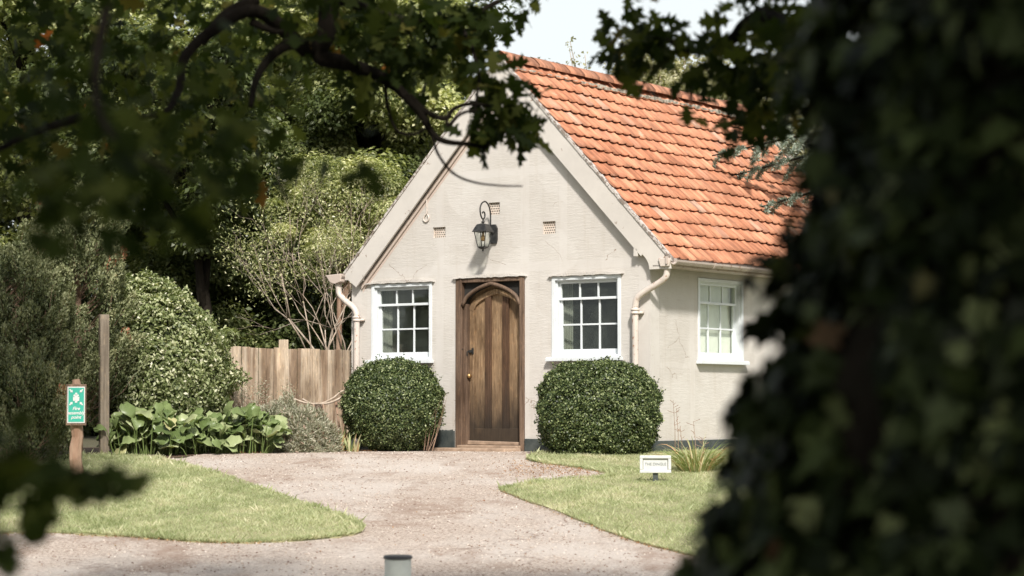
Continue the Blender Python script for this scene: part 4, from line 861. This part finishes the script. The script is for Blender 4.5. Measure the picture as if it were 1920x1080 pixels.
text_mesh('THE DINGLE',.040,m_letter,ns,'lettering',(0,-.0155,(h0+h1)/2),0,.0003)
# assembly point notice
sg=P(142,905,23.0); as_=empty('notice_post',(sg[0],23.0,gz(23.0)),R_(8),'green and white assembly point notice on a rough bark post at the lawn edge','sign')
mb=MB(); pts=[(0.012*math.sin(k*1.9),.03+.008*math.sin(k*2.3),k*.12) for k in range(10)]; mb.tube(pts,[.075,.07,.066,.068,.062,.066,.06,.062,.055,.04],9).build('post',m_barkred,as_,smooth=False)
MB().box((-.105,-.075,.60),(.105,-.04,1.03)).build('backboard',m_frame,as_,bevel=.004)
MB().box((-.090,-.0785,.625),(.090,-.0755,1.005)).build('sign_border',m_signwhite,as_)
MB().box((-.080,-.081,.637),(.080,-.079,.993)).build('sign_plate',m_green,as_)
Yv=(-.084,-.0815)
for sx_ in (-1,1):
    for szz in (1,-1):
        cx_,cz_=sx_*.052,.895+szz*.066
        def rot(pts,ang): return [(cx_+x*math.cos(ang)-z*math.sin(ang),cz_+x*math.sin(ang)+z*math.cos(ang)) for x,z in pts]
        ang=math.atan2(-szz,-sx_); MB().prism(rot([(.022,0),(.0,.018),(.0,.007),(-.022,.007),(-.022,-.007),(.0,-.007),(.0,-.018)],ang),Yv[0],Yv[1],fm).build('arrow',m_signwhite,as_)
mb=MB()
for x,z,s in ((-.018,.885,1),(.018,.885,1),(0,.900,1.1),(0,.868,1.)):
    mb.prism([(x+.011*s*math.cos(a),z+.028*s+.011*s*math.sin(a)) for a in np.linspace(0,2*math.pi,11)[:-1]],Yv[0]-.001*s,Yv[1],fm)
    mb.prism([(x-.012*s,z-.03*s),(x+.012*s,z-.03*s),(x+.016*s,z+.013*s),(x-.016*s,z+.013*s)],Yv[0]-.001*s,Yv[1],fm)
mb.build('sign_emblem',m_signwhite,as_)
for t_,z in (('Fire',.775),('assembly',.730),('point',.685)): text_mesh(t_,.048,m_signwhite,as_,'lettering',(0,-.0825,z),.3,.0012)
# bollard at the bottom edge
bo=P(746,1080,14.0); bl=empty('bollard',(bo[0],14.0,gz(14.0)),0,'short pale grey round bollard with a dark cap at the edge of the drive','bollard')
m_boll=M('bollard_paint',(.74,.78,.72),(.62,.66,.61),8,.45,.1)
bt=CZ-(1040-760)/4100*14-gz(14.0)
MB().lathe((0,0,0),[(.085,-.05),(.085,bt-.02)],28).build('bollard_body',m_boll,bl,smooth=False,bevel=.003)
MB().lathe((0,0,bt-.018),[(.094,0),(.094,.012),(.085,.020),(.02,.022)],28).build('bollard_cap',M('bollard_cap_grey',(.06,.06,.065),(.09,.09,.09),8,.4,.05),bl)
# ------------------------------------------------------------ foreground: overhanging oak (left) and ivied tree (right)
def leaf_cloud(specs,ls,r,droop=.5):
    C=[];N=[];T=[];S=[]
    for (px,py,Y,rx,ry,n,*o) in specs:
        ctr=P(px,py,Y); sx_=rx/FPX*Y; sz_=ry/FPX*Y; dy=o[0] if o else .5
        p=ctr+np.c_[r.uniform(-1,1,n)*1.,r.normal(size=n)*dy/1.0,r.uniform(-1,1,n)]*np.array([sx_,1,sz_])
        rad=((p[:,0]-ctr[0])/sx_)**2+((p[:,2]-ctr[2])/sz_)**2; p=p[rad<1]
        n=len(p); C.append(p); N.append(r.normal(size=(n,3))*.75+np.array([0,-.25,.55])); T.append(r.normal(size=(n,3))*.8+np.array([0,0,-droop])); S.append(ls*(.65+.6*r.random(n)))
    return np.concatenate(C),np.concatenate(N),np.concatenate(T),np.concatenate(S)
r=np.random.default_rng(101)
oak=empty('oak_tree',(-4.6,5.5,-1.0),0,'dark overhanging oak whose leafy branches frame the upper left','tree')
specs=[ # px,py,dist,rx,ry,n,dy
 (960,205,10.5,58,72,75,0.12),(925,150,10.6,30,60,34,0.12),(905,240,10.5,40,35,22,0.1),(975,235,10.5,30,35,18,0.1),
 (880,60,11,60,75,90,0.25),(940,10,11,60,30,30,0.2),(1000,0,11,30,18,8,0.2),(800,60,11,90,90,150,0.35),(720,80,11,90,90,140,0.4),(640,40,10.5,110,85,150,0.5),
 (710,150,10.5,45,40,26,0.3),(790,150,10.5,50,40,22,0.3),(560,60,13,110,60,103,0.5),(470,170,11.7,70,60,41,0.5),
 (430,60,12.3,160,110,229,0.6),(250,70,12.3,180,130,264,0.7),(80,80,11.7,150,150,264,0.7),(300,220,11.1,170,100,126,0.6),(60,230,10.4,120,100,126,0.6),(180,300,10.4,140,100,126,0.6),
 (400,300,10.4,100,80,80,0.5),(560,320,7,50,30,3,0.3)]
C1=leaf_cloud(specs,.135,r)
near=[(330,260,4.6,120,80,38,.3),(520,300,4.2,90,36,18,.25),(150,330,4.2,170,110,62,.4),(60,150,4.4,130,60,14,.4),(320,370,4.0,120,60,24,.25),(690,300,4.6,30,25,5,.1),(90,420,3.8,110,50,18,.2),
 (30,860,3.6,75,70,26,.12),(30,960,3.4,45,70,16,.1),(110,890,3.5,90,22,7,.1),(118,975,3.4,14,14,1,.02),(455,850,3.9,60,16,0,.05),(260,60,4.8,200,80,12,.4),(30,1020,3.4,30,30,5,.05),
 (200,880,3.6,70,22,9,.05),(50,820,3.6,75,50,15,.12),(20,740,3.7,50,60,9,.12)]
C2=leaf_cloud([s for s in near if s[5]>0],.085,r)
dx=C2[0][:,0]/C2[0][:,1]; dz=(C2[0][:,2]-CZ)/C2[0][:,1]           # leave the notice and the post free of leaves
kk=~((dx>-.222)&(dx<-.150)&(dz<.05)&(dz>-.016)); C2=tuple(q[kk] for q in C2)
Cc=[np.concatenate([a,b]) for a,b in zip(C1,C2)]; n=len(Cc[0])
# limbs
mb=MB()
def limb(pts,r0,r1,seg=8):
    p=smooth_path([P(*q) if isinstance(q,tuple) else q for q in pts],5); m_=len(p); mb.tube(p,[r0+(r1-r0)*i/(m_-1) for i in range(m_)],seg); return p
TR=np.array([-4.6,5.5,-1.1])
mb.tube([TR,(-4.6,5.6,1.2),(-4.3,6.0,3.4),(-3.9,6.4,5.6),(-3.6,6.6,8.0)],[.5,.36,.32,.26,.2],12)
fork=np.array([-3.9,6.4,5.4])
W3=lambda *q:np.array(q,float)
jt=[fork,W3(-2.2,8.2,5.0),P(640,-230,10.2)]
limb([jt[0],jt[1],jt[2],(620,-20,10.4),(612,60,10.4),(600,105,10.4),(655,120,10.4),(725,150,10.5),(765,185,10.5)],.075,.022)
limb([(600,92,10.4),(545,82,10.3),(505,110,10.2),(480,150,10.1),(470,200,10)],.035,.012)
limb([(575,95,10.4),(480,20,10.2),(395,60,10.0),(345,110,9.9),(335,170,9.8),(300,215,9.6),(200,220,9.4)],.04,.008)
limb([(470,40,10.2),(520,60,10.2),(560,45,10.2)],.02,.008)
limb([(480,0,10.2),(420,30,10.1),(380,80,10.0)],.032,.02)
limb([(755,175,10.5),(790,215,10.5),(812,252,10.5),(838,266,10.5),(875,270,10.5),(912,277,10.5)],.022,.009)
limb([(768,180,10.5),(800,210,10.5),(835,222,10.5),(850,205,10.5),(880,195,10.5),(930,200,10.5)],.016,.008)
limb([(838,222,10.5),(840,236,10.5),(862,215,10.5),(890,208,10.5),(930,220,10.5)],.010,.006)
limb([(810,255,10.5),(822,290,10.4),(850,325,10.4),(890,342,10.4),(940,348,10.4),(980,349,10.4)],.008,.0035)
limb([(722,160,10.5),(728,205,10.5),(745,245,10.5),(775,252,10.5),(800,240,10.5)],.010,.006)
limb([(912,277,10.5),(915,255,10.5),(925,240,10.5)],.008,.005); limb([(905,277,10.5),(912,298,10.5)],.006,.004)
limb([(885,90,10.8),(898,140,10.6),(893,190,10.5),(888,235,10.5)],.010,.005)
limb([(640,0,10.6),(760,40,10.9),(860,40,11),(930,5,11),(1000,-20,11)],.03,.008)
limb([(860,40,11),(885,90,10.8)],.012,.01)
limb([fork,W3(-2.4,5.6,4.2),(120,-400,4.9),(200,-60,4.7),(180,120,4.5),(200,240,4.3),(330,330,4.1)],.022,.004)
limb([W3(-2.6,4.6,1.6),W3(-1.3,3.9,.75),(-60,850,3.6),(40,860,3.6),(150,885,3.6),(215,880,3.6),(240,895,3.6)],.010,.002)
limb([(40,860,3.6),(45,920,3.55),(35,985,3.5)],.004,.002)
limb([fork,W3(-2.6,4.8,3.2),W3(-2.6,4.6,1.6)],.09,.03)
limb([(150,220,9.4),(60,250,9.2),(-40,300,9)],.02,.01)
# overhead crown (outside the picture, gives the shade)
def belt(name,label,x,y,z,rx,ry,rz,nl,seed):
    tree(name,label,'tree',x,y,(x,y,z),(rx,ry,rz),60,nl,1.5,.42,SIMPLE,m_crownB,m_bark,.3,seed,'added unseen shade trees',.7,1.8,6)
def overhead(cx,cy,cz,rx,ry,rz,ncl,nl,seed):
    cc,pts,N,T,ti,rr=crown_pts((cx,cy,cz),(rx,ry,rz),ncl,nl,.85,seed,.6,1.8)
    y=pts[:,1]; lim=.9*(15.5-y); low=CZ+np.where(y>0,.20*y,0)+.9
    k=(pts[:,2]<lim)&((pts[:,2]>low)|(np.abs(pts[:,0])>.27*np.maximum(y,0)+1.0))
    return pts[k],N[k],T[k],cc
oc=overhead(-4.0,1.5,7.2,5.5,7.5,3.8,130,26000,111)
C=np.r_[Cc[0],oc[0]];N=np.r_[Cc[1],oc[1]];T=np.r_[Cc[2],oc[2]];S=np.r_[Cc[3],np.full(len(oc[0]),.22)]
rn_=r.random(len(C)); rn_[len(C1[0]):len(C1[0])+len(C2[0])]*=.85
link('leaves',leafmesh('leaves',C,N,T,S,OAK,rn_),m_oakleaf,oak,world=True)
for j in range(12):
    e=oc[3][r.integers(0,len(oc[3]))]
    if e[2]<3.5: continue
    mb.tube(smooth_path([fork,(fork+e)/2+np.array([0,0,.6]),e],4),[.12*(1-.8*i/8) for i in range(9)],6)
mb.build('branches',m_bark,oak,smooth=True,world=True)
# ivied trunk
iv=empty('ivy_clad_tree',(1.25,3.6,-1.0),0,'huge ivy covered trunk filling the right edge, very close','tree')
edge=[(1300,1080),(1345,900),(1385,760),(1430,600),(1470,470),(1515,330),(1545,180),(1562,0)]
prof=[(-1.2,.62,1.32)]    # z, left edge x, radius
for px,py in edge: q=P(px,py,3.5); prof.append((q[2],q[0],None))
zs=[];cx=[];rd=[]
for z,xe,_ in prof:
    R0=.62-.10*min(max(z,0),3); R0=max(.42,R0)+(.25*max(0,.2-z)); zs.append(z); rd.append(R0); cx.append(xe+R0+float(np.interp(z,[-.2,.33,.45,.62,.8,1.0,1.3],[.07,.085,.11,.14,.13,.085,.11])))
for z in (2.2,3.2,4.5,6.5,9): zs.append(z); rd.append(.46-.03*z); cx.append(.67+.46+.03*(z-1.3))
mb=MB(); mb.tube([(x,3.6,z) for x,z in zip(cx,zs)],rd,28)
for e in ((-1.5,1,7),(2.5,6,6.5),(4,0,7.5),(-.5,-3,8),(1.5,-4,7)): mb.tube(smooth_path([(1.15,3.6,3.6+.2*e[0]**2*.3),((1.15+e[0])/2,(3.6+e[1])/2,5.4),e],4),[.2*(1-.75*i/8) for i in range(9)],8)
r=np.random.default_rng(121); n=34000; z=r.uniform(-1.,4.2,n); a=r.uniform(math.pi*.55,math.pi*2.05,n); R=np.interp(z,zs,rd); X=np.interp(z,zs,cx)
lump=.035*np.sin(z*9+a*5)+.03*np.sin(a*11+z*4)+.02*np.sin(z*23); off=lump+.006+.08*r.random(n)**1.6
C=np.c_[X+np.cos(a)*(R+off),3.6+np.sin(a)*(R+off),z]; o=np.c_[np.cos(a),np.sin(a),np.zeros(n)]
k=(z<2.6)|(r.random(n)<.4); C=C[k];o=o[k];n=len(C)
N=o+r.normal(size=(n,3))*.45+[0,0,.45]; T=np.c_[r.normal(size=(n,2))*.5,-np.ones(n)]+o*.25
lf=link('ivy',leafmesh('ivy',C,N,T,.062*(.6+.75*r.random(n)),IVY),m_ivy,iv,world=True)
# ivy sprays hanging off the trunk's left side
CC=[];NN=[];TT=[]
def spray(pts,n,sc_=.02):
    p=np.array(smooth_path([P(*q) for q in pts],6)); MB().tube(p,[.005]*len(p),5).build('ivy_stem',m_bark,iv,world=True); i=r.integers(0,len(p),n); c=p[i]+r.normal(size=(n,3))*sc_; CC.append(c); NN.append(r.normal(size=(n,3))*.5+[0,-.8,.5]); TT.append(r.normal(size=(n,3))*.5+[-.3,0,-.7])
spray([(1500,620,4.3),(1440,600,4.4),(1400,632,4.4),(1392,650,4.4)],9,.012)
spray([(1490,480,4.2),(1430,500,4.3),(1396,530,4.3),(1388,562,4.3)],5,.008)
spray([(1510,420,4.0),(1480,460,4.0),(1470,500,4.0)],6,.015); spray([(1450,1000,3.6),(1380,960,3.6),(1330,990,3.6)],8,.02)
CC=np.concatenate(CC);NN=np.concatenate(NN);TT=np.concatenate(TT)
link('ivy',leafmesh('ivy',CC,NN,TT,.065*(.7+.5*r.random(len(CC))),IVY),m_ivy,iv,world=True)
# own foliage: the oak-like leaves right of the sky gap
specs=[(1205,65,9.5,70,52,62,.15),(1190,100,9.5,48,62,46,.12),(1255,85,9.5,40,30,14,.1),(1300,195,9.4,20,30,9,.05),(1290,150,9.4,20,25,8,.05),(1340,110,9.2,45,38,40,.15),(1400,125,9,50,50,60,.2),(1470,110,8.5,70,60,110,.3),(1540,110,7.5,70,70,110,.3),(1405,252,9.2,36,26,16,.08),(1385,245,9.2,22,14,6,.05),
 (1370,10,9.2,22,22,7,.05),(1400,38,9.2,30,14,9,.05),(1450,15,9,50,22,22,.1),(1500,10,8,45,25,26,.15),(1510,180,8.5,50,40,50,.2),(1445,165,8.7,50,30,30,.2),(1560,60,6,60,80,60,.3),(1415,210,9,40,28,18,.1),(1160,75,9.5,25,35,12,.08)]
c3=leaf_cloud(specs,.125,r)
def limb2(pts,r0,r1):
    p=smooth_path([P(*q) if not isinstance(q,np.ndarray) else q for q in pts],5); m_=len(p); mb.tube(p,[r0+(r1-r0)*i/(m_-1) for i in range(m_)],7)
limb2([np.array([1.2,3.6,3.2]),np.array([1.6,5.5,3.0]),(1620,-40,8),(1500,60,8.6),(1440,30,9),(1400,45,9.2),(1375,72,9.3),(1330,92,9.4),(1290,94,9.5),(1240,70,9.5),(1190,60,9.5)],.06,.005)
limb2([(1480,70,8.7),(1455,110,8.9),(1400,140,9.1),(1340,120,9.2),(1300,150,9.4),(1295,200,9.4)],.018,.004)
limb2([(1400,140,9.1),(1440,170,9.1),(1420,215,9.1),(1395,250,9.2)],.010,.004)
oc=overhead(3.2,.5,7.0,6.0,7.5,3.8,130,26000,112)
C=np.r_[c3[0],oc[0]];N=np.r_[c3[1],oc[1]];T=np.r_[c3[2],oc[2]];S=np.r_[c3[3],np.full(len(oc[0]),.22)]
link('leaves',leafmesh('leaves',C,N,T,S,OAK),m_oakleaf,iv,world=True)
mb.build('trunk',m_bark,iv,smooth=True,world=True)
# unseen trees added round the viewpoint to block light from the sides
belt('shade_tree','added unseen shade tree, dark and broad, left of the viewpoint',-11,2,6,4,5,5.5,5000,131)
belt('shade_tree','added unseen shade tree, dark and broad, right of the viewpoint',11,1,6,4,5,5.5,5000,132)
belt('shade_tree','added unseen dark shade tree behind the viewpoint, left of the middle',-5,-13,4,5,3,4.5,5000,133)
belt('shade_tree','added unseen dark shade tree behind the viewpoint, right of the middle',5,-13,4,5,3,4.5,5000,134)
belt('shade_tree','added unseen dark shade tree beside the drive, left of the lawn',-12,13,4.5,3.5,4,4.5,5000,135)
belt('shade_tree','added unseen dark shade tree beside the drive, right of the lawn',12,14,4.5,3.5,4,4.5,5000,136)
tree('shade_tree','added unseen slender tree left of the drive, its high crown placed to shade the juniper','tree',-7.2,17,(-5.3,17,8.2),(1.5,2.0,2.0),40,9000,.55,.2,SIMPLE,m_crownB,m_bark,.14,137,'added unseen shade trees',.7,1.8,8)  # added out of view so its crown's shadow falls on the juniper
# loose stones lying on the drive
OCT=(np.array([[.5,0,0],[-.5,0,0],[0,.5,0],[0,-.5,0],[0,0,.32],[0,0,-.32]]),np.array([[0,2,4],[2,1,4],[1,3,4],[3,0,4],[2,0,5],[1,2,5],[3,1,5],[0,3,5]]))
m_stone=LM('loose_stone',[(0,(.20,.14,.11)),(.5,(.46,.38,.32)),(1,(.72,.66,.60))],0,.8,.2)
r=np.random.default_rng(140); n=19000; x=r.uniform(-4.5,2.6,n); y=15.2+12.6*r.random(n)**1.15
k=(~inpoly(x,y,LAWN_R))&(~inpoly(x,y,LAWN_L))&inpoly(x,y,drive)&(r.random(n)<.35+.65*(bumps(x*.8,y*.5)>0)); x,y=x[k],y[k]; n=len(x)
tag(link('loose_gravel',leafmesh('loose_gravel',np.c_[x,y,gzv(y)+.013],r.normal(size=(n,3))*.2+[0,0,1],rdir(n)*[1,1,.1],.008+.020*r.random(n)**2.5,OCT),m_stone),'small loose pinkish stones scattered over the drive',kind='stuff')
